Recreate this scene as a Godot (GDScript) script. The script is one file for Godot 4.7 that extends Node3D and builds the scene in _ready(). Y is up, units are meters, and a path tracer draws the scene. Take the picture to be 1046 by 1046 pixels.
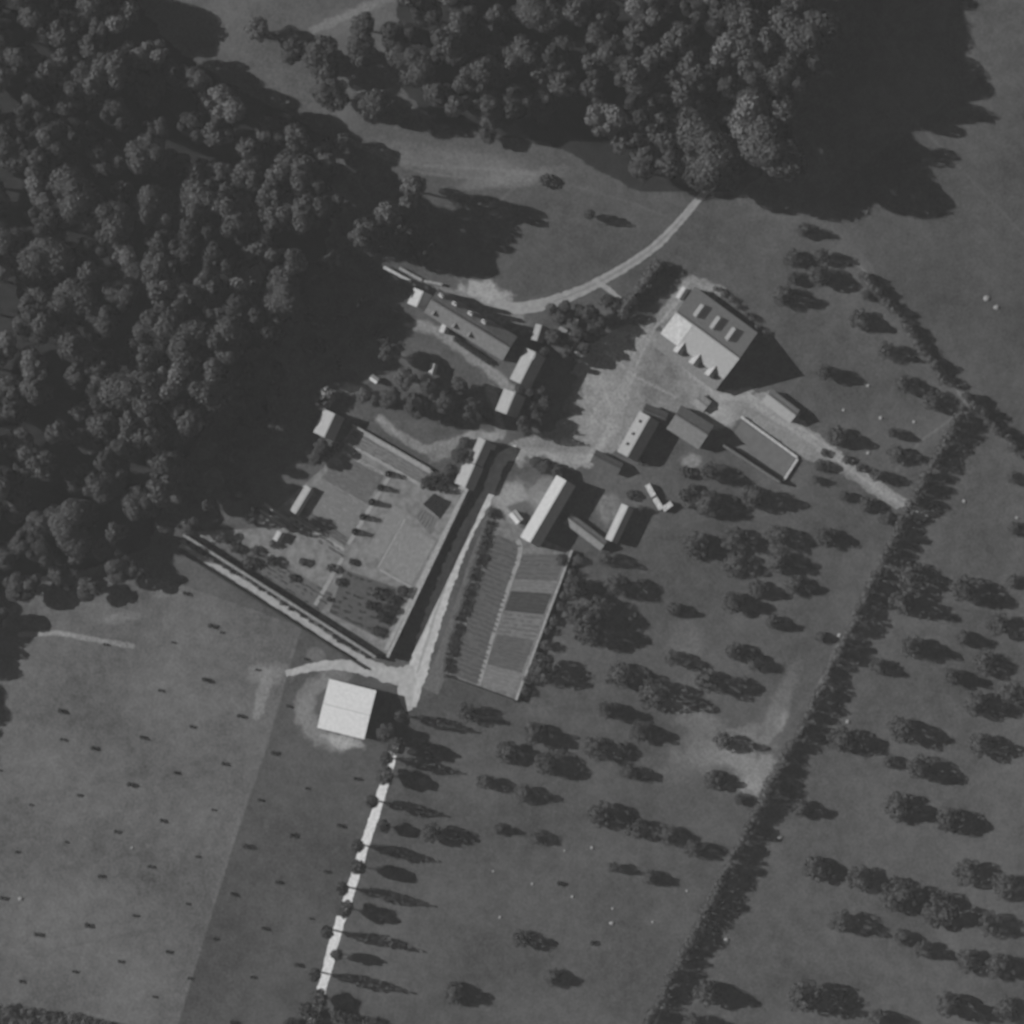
extends Node3D
# A farm in its grounds, seen from straight above. Plan units: 1 unit = 0.25 m on the ground, origin of the plan at (523, 523).
const S := 0.25
const HEIGHT := 1000.0
const VEIL := 0.024
const LIT := 0.765
const SUNWARD := Vector3(-0.8349, 0.5150, -0.1929)

var rng := RandomNumberGenerator.new()
var V := PackedVector3Array()
var N := PackedVector3Array()
var used := {}
var tex := {}
var mats := {}

func _ready() -> void:
	rng.seed = 7
	setup_view()
	make_textures()
	build_ground()
	build_roads()
	build_gardens()
	build_walls()
	build_buildings()
	make_tree_kinds()
	build_woods()
	build_orchard()
	build_avenue()
	build_hedgerows()
	build_grounds_trees()
	build_field_details()

# ------------------------------------------------------------------ view, sky, sun
func setup_view() -> void:
	var env := Environment.new()
	env.background_mode = Environment.BG_SKY
	var sky := Sky.new()
	var sm := ProceduralSkyMaterial.new()
	sm.sky_top_color = Color(0.30, 0.30, 0.30)
	sm.sky_horizon_color = Color(0.44, 0.44, 0.44)
	sm.ground_bottom_color = Color(0.3, 0.3, 0.3)
	sm.ground_horizon_color = Color(0.44, 0.44, 0.44)
	sm.sky_curve = 0.2
	sm.sun_angle_max = 1.0
	sky.sky_material = sm
	env.sky = sky
	env.background_energy_multiplier = 0.5
	env.tonemap_mode = Environment.TONE_MAPPER_LINEAR
	env.tonemap_exposure = 1.0
	env.fog_enabled = true
	env.fog_density = 0.000078
	env.fog_light_color = Color(0.9, 0.9, 0.9)
	env.sdfgi_enabled = true
	env.ssao_enabled = true
	env.ssil_enabled = true
	var we := WorldEnvironment.new()
	we.name = "world_environment"
	we.environment = env
	add_child(we)
	var sun := DirectionalLight3D.new()
	sun.name = "sun"
	add_child(sun)
	var el := deg_to_rad(31.0)
	var d := Vector3(cos(el) * 0.974, -sin(el), cos(el) * 0.225)
	sun.basis = Basis.looking_at(d, Vector3.UP)
	sun.light_energy = 1.6
	sun.light_angular_distance = 0.5
	sun.light_color = Color(1, 1, 1)
	sun.shadow_enabled = true
	var cam := Camera3D.new()
	cam.name = "camera"
	add_child(cam)
	cam.position = Vector3(0, HEIGHT, 0)
	cam.rotation_degrees = Vector3(-90, 0, 0)
	var at := CameraAttributesPhysical.new()
	at.frustum_focal_length = 240.0
	at.exposure_aperture = 0.74
	at.frustum_focus_distance = 310.0
	at.frustum_near = 1.0
	at.frustum_far = 6000.0
	cam.attributes = at
	cam.keep_aspect = Camera3D.KEEP_HEIGHT
	cam.fov = rad_to_deg(2.0 * atan(523.0 * S / HEIGHT))
	cam.near = 1.0
	cam.far = 6000.0
	cam.current = true

# ------------------------------------------------------------------ helpers
func P(x: float, y: float, h := 0.0) -> Vector3:
	return Vector3((x - 523.0) * S, h, (y - 523.0) * S)

func alb(v: float) -> float:
	return maxf(0.012, (pow(v / 255.0, 2.2) - VEIL) / LIT)

# tone on the flat of the covering that looks like v on a slope which gets `gain` times the light
func base_tone(v: float, gain: float) -> float:
	return 255.0 * pow((pow(v / 255.0, 2.2) - VEIL) / gain + VEIL, 1.0 / 2.2)

func grey(a: float) -> Color:
	return Color(a, a, a).linear_to_srgb()

func numbered(n: String) -> String:
	var k: int = used.get(n, 0)
	used[n] = k + 1
	return n if k == 0 else "%s_%03d" % [n, k]

func tag(o: Node, label := "", category := "", group := "", kind := "") -> void:
	if label: o.set_meta("label", label)
	if category: o.set_meta("category", category)
	if group: o.set_meta("group", group)
	if kind: o.set_meta("kind", kind)

func thing(called: String, label: String, category: String, at := Vector3.ZERO, group := "") -> Node3D:
	var o := Node3D.new()
	o.name = numbered(called)
	add_child(o)
	o.position = at
	tag(o, label, category, group)
	return o

func start() -> void:
	V = PackedVector3Array()
	N = PackedVector3Array()

# flat polygon (convex) whose normal points away from `inside`
func face(p: Array, inside: Vector3) -> void:
	var n: Vector3 = (p[1] - p[0]).cross(p[2] - p[0])
	if n.length() < 1e-9 and p.size() > 3: n = (p[2] - p[0]).cross(p[3] - p[0])
	n = n.normalized()
	var c := Vector3.ZERO
	for q in p: c += q
	c /= p.size()
	var q2 := p.duplicate()
	if n.dot(c - inside) < 0:
		n = -n
		q2.reverse()
	for i in range(1, q2.size() - 1):
		V.append(q2[0]); V.append(q2[i + 1]); V.append(q2[i])
		for k in 3: N.append(n)

# prism: polygon section (points) swept by vector d
func prism(sec: Array, d: Vector3) -> void:
	var c := Vector3.ZERO
	for q in sec: c += q
	c = c / sec.size() + d * 0.5
	face(sec, c)
	var far := []
	for q in sec: far.append(q + d)
	face(far, c)
	for i in sec.size():
		var j := (i + 1) % sec.size()
		face([sec[i], sec[j], far[j], far[i]], c)

func box(c: Vector3, u: Vector3, v: Vector3, w: Vector3) -> void:
	prism([c - u - v - w, c + u - v - w, c + u + v - w, c - u + v - w], w * 2.0)

func tube(a: Vector3, b: Vector3, ra: float, rb: float, sides := 6) -> void:
	var d := (b - a).normalized()
	var u := d.cross(Vector3(0.31, 0.2, 0.93)).normalized()
	var w := d.cross(u)
	for i in sides:
		var t0 := TAU * i / sides
		var t1 := TAU * (i + 1) / sides
		var d0 := u * cos(t0) + w * sin(t0)
		var d1 := u * cos(t1) + w * sin(t1)
		face([a + d0 * ra, a + d1 * ra, b + d1 * rb, b + d0 * rb], (a + b) * 0.5)

func mesh_now() -> ArrayMesh:
	var a := []
	a.resize(Mesh.ARRAY_MAX)
	a[Mesh.ARRAY_VERTEX] = V
	a[Mesh.ARRAY_NORMAL] = N
	var m := ArrayMesh.new()
	m.add_surface_from_arrays(Mesh.PRIMITIVE_TRIANGLES, a)
	return m

func commit(called: String, m: Material, parent: Node) -> MeshInstance3D:
	var o := MeshInstance3D.new()
	o.mesh = mesh_now()
	o.material_override = m
	if parent == self:
		o.name = numbered(called)
		add_child(o)
	else:
		o.name = called
		parent.add_child(o, true)
	return o

# ------------------------------------------------------------------ textures and materials
func noise_tex(key: String, seed_: int, freq: float, lo: float, hi: float, oct := 4, sx := 1.0, sy := 1.0) -> void:
	var n := FastNoiseLite.new()
	n.seed = seed_
	n.noise_type = FastNoiseLite.TYPE_SIMPLEX_SMOOTH
	n.frequency = freq
	n.fractal_octaves = oct
	n.fractal_gain = 0.6
	var img := n.get_seamless_image(512, 512)
	img.convert(Image.FORMAT_L8)
	var d := img.get_data()
	var out := PackedByteArray()
	out.resize(512 * 512 * 3)
	for i in d.size():
		var v: float = lerpf(lo, hi, d[i] / 255.0)
		var b := int(clampf(pow(v, 1.0 / 2.2), 0, 1) * 255.0)
		out[i * 3] = b; out[i * 3 + 1] = b; out[i * 3 + 2] = b
	tex[key] = ImageTexture.create_from_image(Image.create_from_data(512, 512, false, Image.FORMAT_RGB8, out))

func make_textures() -> void:
	noise_tex("mottle", 3, 0.02, 0.72, 1.0, 5)
	noise_tex("blotch", 5, 0.012, 0.45, 1.0, 5)
	noise_tex("fine", 9, 0.05, 0.84, 1.0, 3)
	noise_tex("earth", 15, 0.02, 0.66, 1.0, 4)

# v: the tone, as it looks lit on the flat; kind: which mottling; rep: metres per repeat
func mat(v: float, kind := "mottle", rep := 14.0, rough := 0.95) -> StandardMaterial3D:
	var key := "%s|%s|%s|%s" % [v, kind, rep, rough]
	if mats.has(key): return mats[key]
	var m := StandardMaterial3D.new()
	var mean: float = {"mottle": 0.86, "blotch": 0.73, "fine": 0.92, "earth": 0.83}[kind]
	m.albedo_color = grey(minf(0.9, alb(v) / mean))
	m.albedo_texture = tex[kind]
	m.uv1_triplanar = true
	m.uv1_world_triplanar = true
	m.uv1_scale = Vector3.ONE / rep
	m.roughness = rough
	m.metallic_specular = 0.15
	mats[key] = m
	return m

func foliage(a: float) -> StandardMaterial3D:
	var m := StandardMaterial3D.new()
	m.albedo_color = grey(a)
	m.vertex_color_use_as_albedo = true
	m.roughness = 0.9
	m.metallic_specular = 0.1
	m.cull_mode = BaseMaterial3D.CULL_DISABLED
	m.backlight_enabled = true
	m.backlight = Color(0.05, 0.05, 0.05)
	return m

# ------------------------------------------------------------------ the ground
const GN := 1400
const G0 := -137.0
const GW := 1320.0
var G := PackedFloat32Array()
var GNOISE := PackedByteArray()

func gx(x: float) -> float:
	return (x - G0) / GW * GN

# fill a polygon given in plan units; edge wobble in units
func g_poly(pts: Array, v: float, wob := 3.0, strength := 1.0) -> void:
	var a := alb(v)
	var ymin := 1e9
	var ymax := -1e9
	for p in pts:
		ymin = minf(ymin, gx(p.y)); ymax = maxf(ymax, gx(p.y))
	var w := wob / GW * GN
	for y in range(maxi(0, int(ymin)), mini(GN - 1, int(ymax) + 1)):
		var xs := []
		for i in pts.size():
			var p: Vector2 = pts[i]
			var q: Vector2 = pts[(i + 1) % pts.size()]
			var py := gx(p.y)
			var qy := gx(q.y)
			if (py <= y) != (qy <= y):
				var xx := lerpf(gx(p.x), gx(q.x), (y - py) / (qy - py))
				var ni := clampi(int(xx), 0, GN - 1) + y * GN
				xs.append(xx + (GNOISE[ni] / 127.5 - 1.0) * w)
		xs.sort()
		for k in range(0, xs.size() - 1, 2):
			for x in range(maxi(0, int(ceil(xs[k]))), mini(GN - 1, int(xs[k + 1])) + 1):
				var i2 := y * GN + x
				G[i2] = lerpf(G[i2], a, strength)

# a worn patch: broken up by noise
func g_blob(cx: float, cy: float, rx: float, ry: float, deg: float, v: float, strength := 1.0) -> void:
	var a := alb(v)
	var r := maxf(rx, ry) * 1.4
	var ca := cos(deg_to_rad(deg))
	var sa := sin(deg_to_rad(deg))
	var k := GW / GN
	for y in range(maxi(0, int(gx(cy - r))), mini(GN - 1, int(gx(cy + r)))):
		for x in range(maxi(0, int(gx(cx - r))), mini(GN - 1, int(gx(cx + r)))):
			var dx := x * k + G0 - cx
			var dy := y * k + G0 - cy
			var u := (dx * ca + dy * sa) / rx
			var w := (-dx * sa + dy * ca) / ry
			var i := y * GN + x
			var d := sqrt(u * u + w * w) + (GNOISE[i] / 127.5 - 1.0) * 0.45
			if d < 1.0:
				G[i] = lerpf(G[i], a, strength * smoothstep(0.0, 0.5, 1.0 - d))

func g_line(pts: Array, width: float, v: float, strength := 1.0) -> void:
	var a := alb(v)
	var k := GW / GN
	for s in range(pts.size() - 1):
		var p: Vector2 = pts[s]
		var q: Vector2 = pts[s + 1]
		var r := width
		for y in range(maxi(0, int(gx(minf(p.y, q.y) - r))), mini(GN - 1, int(gx(maxf(p.y, q.y) + r)) + 1)):
			for x in range(maxi(0, int(gx(minf(p.x, q.x) - r))), mini(GN - 1, int(gx(maxf(p.x, q.x) + r)) + 1)):
				var at := Vector2(x * k + G0, y * k + G0)
				var t := clampf((at - p).dot(q - p) / (q - p).length_squared(), 0, 1)
				if s > 0 and t <= 0.0: continue
				var i := y * GN + x
				var d := at.distance_to(p.lerp(q, t)) / (width * 0.5) + (GNOISE[i] / 127.5 - 1.0) * 0.5
				if d < 1.0:
					G[i] = lerpf(G[i], a, strength * smoothstep(0.0, 0.6, 1.0 - d))

func pv(a: Array) -> Array:
	var out := []
	for i in range(0, a.size(), 2): out.append(Vector2(a[i], a[i + 1]))
	return out

func build_ground() -> void:
	var n := FastNoiseLite.new()
	n.seed = 11
	n.frequency = 0.05
	n.fractal_octaves = 4
	n.noise_type = FastNoiseLite.TYPE_SIMPLEX_SMOOTH
	var im := n.get_image(GN, GN)
	im.convert(Image.FORMAT_L8)
	GNOISE = im.get_data()
	n.seed = 23
	n.frequency = 0.007
	n.fractal_octaves = 5
	var im2 := n.get_image(GN, GN)
	im2.convert(Image.FORMAT_L8)
	var coarse := im2.get_data()
	n.seed = 31
	n.frequency = 0.22
	n.fractal_octaves = 2
	var im3 := n.get_image(GN, GN)
	im3.convert(Image.FORMAT_L8)
	var tufts := im3.get_data()
	G.resize(GN * GN)
	G.fill(alb(87))
	# fields
	g_poly(pv([-137, 600, 165, 590, 308, 640, 176, 1060, 150, 1183, -137, 1183]), 99, 1.0)
	g_poly(pv([308, 640, 440, 690, 322, 1030, 300, 1183, 150, 1183, 176, 1060]), 84, 1.0)
	g_poly(pv([840, 200, 1183, -60, 1183, 560, 985, 410]), 83, 2.0)
	g_poly(pv([420, 170, 700, 210, 690, 235, 600, 290, 520, 308, 470, 290]), 84, 4.0)
	g_poly(pv([985, 420, 1183, 560, 1183, 1183, 640, 1183, 665, 1046]), 89, 2.0)
	# rough bank and clearings by the woods
	g_blob(260, 30, 130, 55, 30, 92, 0.9)
	g_blob(300, 90, 90, 22, 30, 100, 0.7)
	g_blob(460, 165, 120, 18, 10, 104, 0.8)
	g_blob(520, 182, 70, 10, -8, 110, 0.8)
	g_blob(400, 10, 90, 18, -20, 98, 0.8)
	g_line(pv([320, 30, 370, 8, 420, -10]), 12, 115, 0.7)
	# wood floor
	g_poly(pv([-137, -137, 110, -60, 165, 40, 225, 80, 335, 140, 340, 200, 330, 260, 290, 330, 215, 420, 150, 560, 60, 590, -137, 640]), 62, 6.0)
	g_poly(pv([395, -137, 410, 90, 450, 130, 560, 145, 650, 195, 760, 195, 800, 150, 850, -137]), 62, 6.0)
	# light line along the strip, worn corner, track marks in the sapling field
	g_line(pv([306, 640, 268, 770, 240, 850, 178, 1050]), 5, 104, 0.7)
	g_blob(274, 688, 26, 14, 0, 122, 0.9)
	g_blob(268, 708, 9, 30, 15, 128, 0.9)
	g_line(pv([20, 648, 60, 646, 135, 660]), 7, 140, 0.9)
	g_blob(125, 630, 30, 7, -10, 118, 0.9)
	g_blob(165, 602, 14, 12, -40, 112, 0.9)
	g_line(pv([-60, 850, 60, 806, 170, 765, 250, 700]), 10, 101, 0.6)
	g_line(pv([-60, 800, 60, 762, 150, 690]), 8, 99, 0.5)
	g_line(pv([0, 960, 80, 1000, 150, 1046]), 7, 99, 0.4)
	for i in 9:
		g_line(pv([-100.0, 720.0 + i * 40, 240.0 - i * 8, 650.0 + i * 42]), 6, 97 if i % 2 == 0 else 88, 0.35)
	# worn ring round the pale-roofed barn
	for i in 14:
		var t := deg_to_rad(95.0 + i * 13.0)
		g_blob(352 + cos(t) * 42, 724 + sin(t) * 34, 13, 12, 0, 118, 0.75)
	g_blob(350, 757, 26, 9, 12, 150, 0.95)
	g_blob(322, 668, 12, 10, 0, 112, 0.7)
	# farmyard
	g_poly(pv([600, 352, 640, 330, 672, 338, 690, 295, 712, 288, 740, 300, 700, 330, 668, 346, 735, 406, 770, 402, 790, 398, 830, 440, 900, 492, 925, 515, 915, 520, 870, 490, 812, 462, 760, 425, 730, 440, 690, 420, 665, 420, 628, 462, 600, 470, 585, 480, 560, 470, 535, 478, 520, 470, 515, 452, 560, 440, 610, 400, 585, 380]), 128, 6.0, 0.9)
	g_blob(610, 410, 34, 40, 20, 142, 0.8)
	g_blob(672, 392, 26, 22, 40, 112, 0.7)
	g_blob(693, 415, 40, 13, 40, 118, 0.8)
	g_blob(640, 350, 34, 18, -20, 142, 0.8)
	g_line(pv([700, 290, 660, 340, 645, 380, 625, 440, 600, 470]), 14, 148, 0.6)
	g_line(pv([668, 346, 735, 405, 765, 400]), 12, 140, 0.8)
	g_line(pv([692, 300, 706, 285, 735, 296]), 12, 140, 0.8)
	g_blob(735, 425, 20, 14, 35, 146, 0.7)
	g_line(pv([765, 408, 830, 450, 890, 495, 945, 525]), 13, 138, 0.85)
	g_line(pv([520, 462, 560, 466, 600, 470]), 16, 146, 0.8)
	g_blob(555, 505, 26, 22, 0, 122, 0.8)
	g_blob(520, 505, 22, 16, -30, 132, 0.9)
	g_line(pv([500, 500, 520, 525, 530, 550]), 12, 130, 0.8)
	g_blob(555, 475, 22, 10, 15, 82, 0.8)
	g_blob(706, 470, 14, 10, 20, 132, 0.8)
	g_blob(622, 520, 20, 16, -60, 125, 0.8)
	g_blob(640, 520, 26, 18, 0, 98, 0.6)
	# gravel sweep and terrace by the farmhouse
	g_blob(495, 300, 34, 17, 20, 148, 0.95)
	g_blob(508, 318, 40, 16, 18, 132, 0.8)
	g_line(pv([420, 285, 455, 297, 500, 315]), 14, 118, 0.8)
	g_line(pv([428, 330, 455, 342, 480, 362, 512, 388, 522, 400]), 15, 132, 0.9)
	g_line(pv([415, 330, 450, 338]), 12, 122, 0.8)
	g_line(pv([500, 396, 508, 420, 512, 445]), 14, 128, 0.8)
	g_line(pv([300, 400, 340, 370, 380, 335, 420, 325]), 10, 84, 0.7)
	g_poly(pv([392, 430, 430, 428, 470, 440, 462, 452, 432, 458, 405, 448]), 92, 2.0)
	# ornamental ground and lane banks
	g_line(pv([388, 428, 405, 443, 432, 459, 460, 452, 478, 444, 505, 445]), 12, 138, 0.9)
	g_blob(452, 462, 20, 10, -20, 132, 0.8)
	g_blob(362, 398, 17, 7, 10, 150, 0.95)  # sunlit gap in the tree shade, painted as a lighter patch
	# orchard scrub
	for b in [[735, 765, 62, 28, -10, 118], [745, 772, 30, 14, 10, 128], [712, 735, 40, 20, 30, 112], [700, 655, 22, 34, 10, 103], [715, 700, 26, 18, 0, 100], [772, 790, 28, 30, 20, 124], [768, 800, 12, 14, 20, 136], [798, 735, 8, 14, 25, 130], [795, 720, 12, 60, 25, 108], [690, 790, 30, 14, 0, 100], [545, 725, 24, 14, 20, 98]]:
		g_blob(b[0], b[1], b[2], b[3], b[4], b[5], 0.8)
	# thin trodden lines along the hedgerows and over the pasture
	g_line(pv([860, 650, 800, 780, 745, 880, 700, 975, 668, 1046, 650, 1090]), 6, 116, 0.75)
	g_line(pv([872, 265, 905, 300, 945, 355, 985, 408, 1046, 468, 1100, 520]), 5, 108, 0.7)
	g_line(pv([915, 480, 940, 450, 975, 425]), 4, 106, 0.6)
	g_line(pv([900, 90, 960, 150, 1046, 240, 1120, 320]), 4, 95, 0.5)
	g_line(pv([918, 515, 938, 522, 955, 525]), 5, 128, 0.8)
	g_line(pv([540, 178, 510, 205]), 4, 100, 0.6)
	g_line(pv([560, 215, 620, 235, 612, 260]), 5, 90, 0.5)
	for t in [[[350, 140, 420, 168, 500, 172, 545, 178], 5, 112], [[362, 148, 430, 176, 520, 186], 4, 110], [[560, 182, 640, 205, 690, 225], 4, 94], [[620, 360, 650, 385, 690, 405], 4, 150], [[610, 380, 625, 420, 615, 455], 4, 152], [[640, 345, 660, 372, 700, 398], 4, 120], [[590, 400, 612, 432, 606, 462], 4, 120], [[770, 412, 835, 456, 900, 502], 3, 152], [[766, 403, 832, 446, 896, 492], 3, 152], [[700, 300, 668, 335, 650, 372], 3, 158]]:
		g_line(pv(t[0]), t[1], t[2], 0.6)
	# mottling of the turf: coarse, medium and single tufts
	var bytes := PackedByteArray()
	bytes.resize(GN * GN * 3)
	var r2 := RandomNumberGenerator.new()
	r2.seed = 99
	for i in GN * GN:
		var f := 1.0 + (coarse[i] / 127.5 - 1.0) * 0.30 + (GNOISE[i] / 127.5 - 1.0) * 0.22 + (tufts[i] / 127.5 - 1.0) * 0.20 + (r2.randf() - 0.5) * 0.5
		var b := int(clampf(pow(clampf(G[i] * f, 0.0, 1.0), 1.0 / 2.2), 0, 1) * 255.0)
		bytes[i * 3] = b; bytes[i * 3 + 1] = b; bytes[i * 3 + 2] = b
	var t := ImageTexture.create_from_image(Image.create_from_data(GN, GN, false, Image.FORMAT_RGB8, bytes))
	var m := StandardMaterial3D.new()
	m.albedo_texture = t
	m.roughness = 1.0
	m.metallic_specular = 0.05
	m.texture_repeat = false
	var a0 := P(G0, G0)
	var a1 := P(G0 + GW, G0 + GW)
	var mesh := ArrayMesh.new()
	var arr := []
	arr.resize(Mesh.ARRAY_MAX)
	arr[Mesh.ARRAY_VERTEX] = PackedVector3Array([a0, Vector3(a1.x, 0, a0.z), a1, a0, a1, Vector3(a0.x, 0, a1.z)])
	arr[Mesh.ARRAY_NORMAL] = PackedVector3Array([Vector3.UP, Vector3.UP, Vector3.UP, Vector3.UP, Vector3.UP, Vector3.UP])
	arr[Mesh.ARRAY_TEX_UV] = PackedVector2Array([Vector2(0, 0), Vector2(1, 0), Vector2(1, 1), Vector2(0, 0), Vector2(1, 1), Vector2(0, 1)])
	mesh.add_surface_from_arrays(Mesh.PRIMITIVE_TRIANGLES, arr)
	mesh.surface_set_material(0, m)
	start()
	var big := 1600.0
	var c := [Vector3(-big, 0, -big), Vector3(big, 0, -big), Vector3(big, 0, big), Vector3(-big, 0, big)]
	var k := [a0, Vector3(a1.x, 0, a0.z), a1, Vector3(a0.x, 0, a1.z)]
	for i in 4:
		face([c[i], c[(i + 1) % 4], k[(i + 1) % 4], k[i]], Vector3(0, -1000, 0))
	arr[Mesh.ARRAY_VERTEX] = V
	arr[Mesh.ARRAY_NORMAL] = N
	arr[Mesh.ARRAY_TEX_UV] = null
	mesh.add_surface_from_arrays(Mesh.PRIMITIVE_TRIANGLES, arr)
	mesh.surface_set_material(1, mat(87, "mottle", 40.0))
	var o := MeshInstance3D.new()
	o.name = numbered("ground")
	o.mesh = mesh
	add_child(o)
	tag(o, "mown and grazed grass of the fields with worn earth", "ground", "", "structure")

# ------------------------------------------------------------------ roads and paths: sheets with uneven edges
func ribbon(called: String, pts: Array, widths: Array, v: float, h: float, wob := 0.25, kind := "earth", rep := 22.0) -> MeshInstance3D:
	var cu := Curve2D.new()
	for i in pts.size():
		var t := Vector2.ZERO
		if i > 0 and i < pts.size() - 1: t = (pts[i + 1] - pts[i - 1]) / 6.0
		cu.add_point(pts[i], -t, t)
	var length := cu.get_baked_length()
	var n := maxi(2, int(length / 3.0))
	start()
	var last := []
	for i in n + 1:
		var f := float(i) / n
		var at := cu.sample_baked(f * length)
		var d := (cu.sample_baked(minf(length, f * length + 0.5)) - cu.sample_baked(maxf(0, f * length - 0.5))).normalized()
		var wi := f * (widths.size() - 1)
		var w: float = lerpf(widths[int(wi)], widths[mini(int(wi) + 1, widths.size() - 1)], wi - int(wi)) * 0.5
		var nn := Vector2(-d.y, d.x)
		var l := at + nn * (w * (1.0 + rng.randf_range(-wob, wob)))
		var r := at - nn * (w * (1.0 + rng.randf_range(-wob, wob)))
		var now := [P(l.x, l.y, h), P(r.x, r.y, h)]
		if last: face([last[0], last[1], now[1], now[0]], Vector3(now[0].x, -500, now[0].z))
		last = now
	var o := commit(called, mat(v, kind, rep), self)
	tag(o, "", "", "", "structure")
	return o

func sheet(called: String, pts: Array, v: float, h: float, kind := "mottle", rep := 12.0, parent: Node = self) -> MeshInstance3D:
	start()
	var flat := PackedVector2Array()
	for p in pts: flat.append(p)
	var idx := Geometry2D.triangulate_polygon(flat)
	for i in range(0, idx.size(), 3):
		face([P(flat[idx[i]].x, flat[idx[i]].y, h), P(flat[idx[i + 1]].x, flat[idx[i + 1]].y, h), P(flat[idx[i + 2]].x, flat[idx[i + 2]].y, h)], P(flat[idx[i]].x, flat[idx[i]].y, -500))
	var o := commit(called, mat(v, kind, rep), parent)
	if parent == self: tag(o, "", "", "", "structure")
	return o

func build_roads() -> void:
	tag(ribbon("avenue_road", pv([404, 758, 398, 782, 387, 819, 372, 865, 358, 910, 343, 955, 333, 995, 322, 1032, 306, 1090, 290, 1160]), [8, 10, 9, 10, 10, 9, 10, 9], 204, 0.02, 0.12, "earth", 12.0), "pale straight gravel road between the avenue trees", "road", "", "structure")
	tag(ribbon("farm_lane", pv([421, 722, 426, 690, 435, 655, 450, 610, 465, 570, 481, 535, 498, 505, 512, 470, 528, 462]), [8, 20, 19, 18, 17, 15, 14, 12, 14], 172, 0.03, 0.14), "pale earth lane running along the tall garden wall", "lane", "", "structure")
	tag(ribbon("field_track", pv([424, 690, 405, 691, 375, 683, 345, 679, 318, 682, 292, 688]), [22, 17, 14, 10, 8, 7], 158, 0.04, 0.2), "worn earth track from the lane to the sapling field", "track", "", "structure")
	tag(ribbon("barn_approach", pv([420, 690, 414, 708, 418, 726]), [10, 16, 8], 160, 0.05, 0.2), "pale earth turning place beside the white-roofed barn", "track", "", "structure")
	tag(ribbon("carriage_drive", pv([775, 150, 742, 176, 712, 205, 698, 222, 672, 249, 640, 272, 600, 294, 565, 308, 530, 315, 505, 310]), [6, 7, 7, 8, 9, 9, 10, 12, 13, 10], 140, 0.02, 0.12), "curving gravel drive crossing the parkland to the house", "drive", "", "structure")
	ribbon("drive_middle", pv([698, 222, 672, 249, 640, 272, 600, 294, 565, 308]), [2, 2.5, 3, 2.5, 2], 126, 0.03, 0.3)
	ribbon("lane_middle", pv([426, 688, 436, 655, 450, 612, 465, 572, 480, 538]), [2, 3, 2.5, 3, 2], 150, 0.04, 0.35)
	ribbon("drive_verge", pv([608, 287, 622, 296, 634, 305]), [4, 6, 3], 140, 0.035, 0.3)

# ------------------------------------------------------------------ gardens
func lin2(p: Vector2, q: Vector2, t: float) -> Vector2:
	return p + (q - p) * t

# a bed: a, b, c, d corners; rows run from side a-d to side b-c
func bed(label: String, q: Array, soil: float, crop: float, rows: int, h := 0.35, fill := 0.5, gappy := 0.2) -> void:
	var s := sheet("garden_bed", q, soil, 0.06, "earth", 16.0)
	tag(s, label, "garden bed", "", "structure")
	if rows == 0: return
	start()
	for i in rows:
		var f := (i + 0.5) / rows
		var a := lin2(q[0], q[3], f)
		var b := lin2(q[1], q[2], f)
		var across: float = (q[0] as Vector2).distance_to(q[3]) / rows * S * fill * 0.5
		var n := maxi(2, int(a.distance_to(b) / 4.0))
		for k in n:
			if rng.randf() < gappy: continue
			var p0 := lin2(a, b, (k + 0.06) / n)
			var p1 := lin2(a, b, (k + 0.98) / n)
			var d := (p1 - p0).normalized()
			var nn := Vector3(-d.y, 0, d.x) * across * rng.randf_range(0.7, 1.2)
			p0 += Vector2(rng.randf_range(-0.6, 0.6), rng.randf_range(-0.8, 0.8))
			p1 += Vector2(rng.randf_range(-0.6, 0.6), rng.randf_range(-0.8, 0.8))
			var hh := h * 0.35 * rng.randf_range(0.6, 1.25)
			var c0 := P(p0.x, p0.y, 0.05)
			var c1 := P(p1.x, p1.y, 0.05)
			var mid := c0 - Vector3(0, 1, 0)
			face([c0 - nn, c1 - nn, c1 - nn * 0.5 + Vector3(0, hh, 0), c0 - nn * 0.6 + Vector3(0, hh, 0)], mid)
			face([c0 - nn * 0.6 + Vector3(0, hh, 0), c1 - nn * 0.5 + Vector3(0, hh, 0), c1 + nn * 0.5 + Vector3(0, hh, 0), c0 + nn * 0.6 + Vector3(0, hh, 0)], mid)
			face([c0 + nn, c1 + nn, c1 + nn * 0.5 + Vector3(0, hh, 0), c0 + nn * 0.6 + Vector3(0, hh, 0)], mid)
	var o := commit("crop_rows", mat(crop, "mottle", 5.0), s)
	tag(o, "", "", "", "stuff")

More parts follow.
